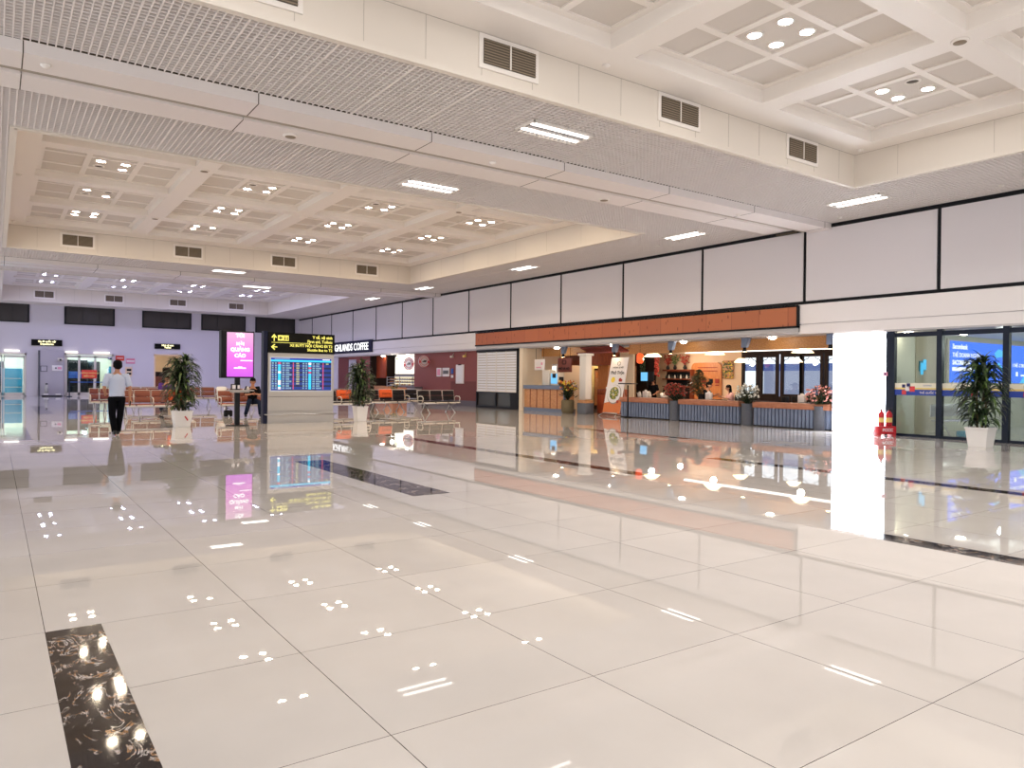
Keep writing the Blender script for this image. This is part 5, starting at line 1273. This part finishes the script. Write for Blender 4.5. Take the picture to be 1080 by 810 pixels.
for z in (1.0, 1.18, 1.36, 1.54): b.box(-.3, -1.8, z, .3, 1.9, z+.03)
b.box(.28, -1.8, .9, .32, 1.9, 1.7)
for y in (-1.8, .0, 1.86): b.box(-.3, y, .9, -.26, y+.04, 1.6)
b.build('shelf', 'chrome', dc)
MB().box(.26, -1.75, 1.0, .28, 1.85, 1.6).build('case_back', 'menuwarm', dc)
MB().rbox((0, 0, .45), (.7, 4.2, .9), .02).build('case_base', 'orangeboard', dc)
rnd = random.Random(3)
for j, z in enumerate((1.03, 1.21, 1.39)):
    for i in range(11):
        y = 41.35+.33*i
        tag(MB().ell((0, 0, .04), (.09, .11, .05), 10, 6).ell((0, 0, .075), (.05, .06, .03), 8, 5, 1).build('pastry', [rnd.choice(['tanwood', 'cream', 'orangeboard', 'paper']), 'cream'], loc=(21.5, y, z)), 'small pastry on the %s tier of the display case' % ('lowest', 'middle', 'upper')[j], 'pastry', 'pastries on the %s tier' % ('lowest', 'middle', 'upper')[j])
tag(MB().rbox((0, 0, .45), (.5, 1.75, .9), .02).rbox((-.26, 0, .45), (.02, 1.6, .7), .01, 1).rbox((0, 0, .93), (.58, 1.8, .06), .01).build('service_counter', ['tanwood', 'counterwood'], loc=(21.6, 46.1, 0)), 'plain tan service counter left of the pastry display', 'counter')
tag(MB().rbox((0, 0, .45), (.5, 1.0, .9), .02).rbox((0, 0, .95), (.55, 1.1, .08), .01, 1).rbox((-.26, 0, .6), (.02, .8, .1), .005, 2).build('grey_cart', ['plaster_grey', 'greyskirt', 'navy'], loc=(20.6, 39.6, 0)), 'small grey cart beside the corner of the maroon wall', 'cart')
t = thing('potted_herb', 'small yellow-green potted plant before the pastry display', 'plant', (20.6, 42.3, .0))
MB().rbox((0, 0, .35), (.45, .45, .7), .02).build('stand', 'orangeboard', t)
s = MB()
for i in range(70):
    a = rnd.random()*6.28; z = rnd.uniform(.72, 1.1); rr = rnd.uniform(.03, .3); p = Vector((rr*math.cos(a), rr*math.sin(a), z)); sd = Vector((-math.sin(a), math.cos(a), 0))*.04; o_ = Vector((math.cos(a), math.sin(a), .3))*.13
    s.add([p, p+o_*.5+sd, p+o_, p+o_*.5-sd], [(0, 1, 2, 3)], i % 2); s.tube([(0, 0, .68), tuple(p)], .005, 4)
s.build('foliage', ['leaf2', 'yellowflower'], t)
# waiting-room benches behind the glass
for (x, y, rz, lb) in ((22.6, 10.0, 0, 'steel bench behind the glass door'), (23.0, 7.6, 0, 'steel bench behind the glass at the potted plant'), (26.0, 8.6, 0, 'steel bench under the middle of the blue poster')):
    t = thing('steel_bench', lb, 'bench', (x, y, 0), rz)
    MB().rbox((0, 0, .44), (2.2, .45, .03), .01).build('seat', 'chrome', t); MB().rbox((0, .25, .72), (2.2, .03, .35), .01).build('backrest', 'chrome', t)
    for sx in (-.9, .9): MB().tube([(sx, -.2, 0), (sx, 0, .42), (sx, .2, 0)], .02, 6).build('leg', 'chrome', t)
tag(MB().rbox((0, 0, .08), (.35, .3, .16), .03).build('blue_bag', 'cyan', loc=(22.3, 9.7, .0)), 'small cyan bag on the floor behind the glass door', 'bag')

# ------------------------------------------------------------------ lamps that light the shops
def pt(x, y, z, e, col, r=.12):
    l = bpy.data.lights.new('lamp', 'POINT'); l.energy = e; l.color = col; l.shadow_soft_size = r
    o = bpy.data.objects.new('lamp', l); COL.objects.link(o); o.location = (x, y, z)
warm = (1, .86, .66)
for (x, y, z, e) in ((22.9, 15.2, 2.35, 75), (22.9, 19.0, 2.35, 80), (22.9, 22.3, 2.35, 90), (22.6, 26.5, 2.4, 110), (25.0, 22.6, 2.3, 35), (24.8, 28.0, 2.4, 60)): pt(x, y, z, e, warm)
for (x, y, z, e) in ((20.9, 43.2, 2.6, 45), (22.4, 45.5, 2.6, 40)): pt(x, y, z, e, (1, .9, .75))
for (x, y, z, e) in ((23.0, 9.0, 2.6, 30), (27.0, 7.5, 2.7, 60), (31, 5, 2.7, 60)): pt(x, y, z, e, (.92, 1, .95))
for (x, y, z, e) in ((0.2, 63, 2.8, 330), (5.5, 63, 2.8, 330)): pt(x, y, z, e, (.5, .82, 1))
pt(10.8, 63, 2.8, 60, (1, .8, .6))

# ------------------------------------------------------------------ world, camera, view
w = bpy.data.worlds.new('world'); SC.world = w; w.use_nodes = True
w.node_tree.nodes['Background'].inputs[0].default_value = (.93, .96, 1.0, 1); w.node_tree.nodes['Background'].inputs[1].default_value = 2.1
F = 780.0; yaw = R(35.0); pit = R(.33); rol = R(.59)
cam = bpy.data.cameras.new('camera'); co = bpy.data.objects.new('camera', cam); COL.objects.link(co); SC.camera = co
cam.sensor_fit = 'HORIZONTAL'; cam.sensor_width = 36; cam.lens = 36*F/1080; cam.clip_end = 200
d = Vector((math.sin(yaw)*math.cos(pit), math.cos(yaw)*math.cos(pit), -math.sin(pit)))
right = Vector((math.cos(yaw), -math.sin(yaw), 0)); up = right.cross(d)
r2 = right*math.cos(rol)+up*math.sin(rol); u2 = up*math.cos(rol)-right*math.sin(rol)
m4 = Matrix(((r2.x, u2.x, -d.x, 0), (r2.y, u2.y, -d.y, 0), (r2.z, u2.z, -d.z, 1.468), (0, 0, 0, 1)))
co.matrix_world = m4
vs = SC.view_settings; vs.view_transform = 'Standard'; vs.look = 'None'; vs.gamma = 1; vs.use_curve_mapping = False; vs.exposure = 0.0
cy = SC.cycles
cy.use_denoising = True; cy.max_bounces = 8; cy.diffuse_bounces = 5; cy.glossy_bounces = 5; cy.transparent_max_bounces = 8
cy.sample_clamp_indirect = 10; cy.use_light_tree = True; cy.caustics_reflective = True; cy.caustics_refractive = False
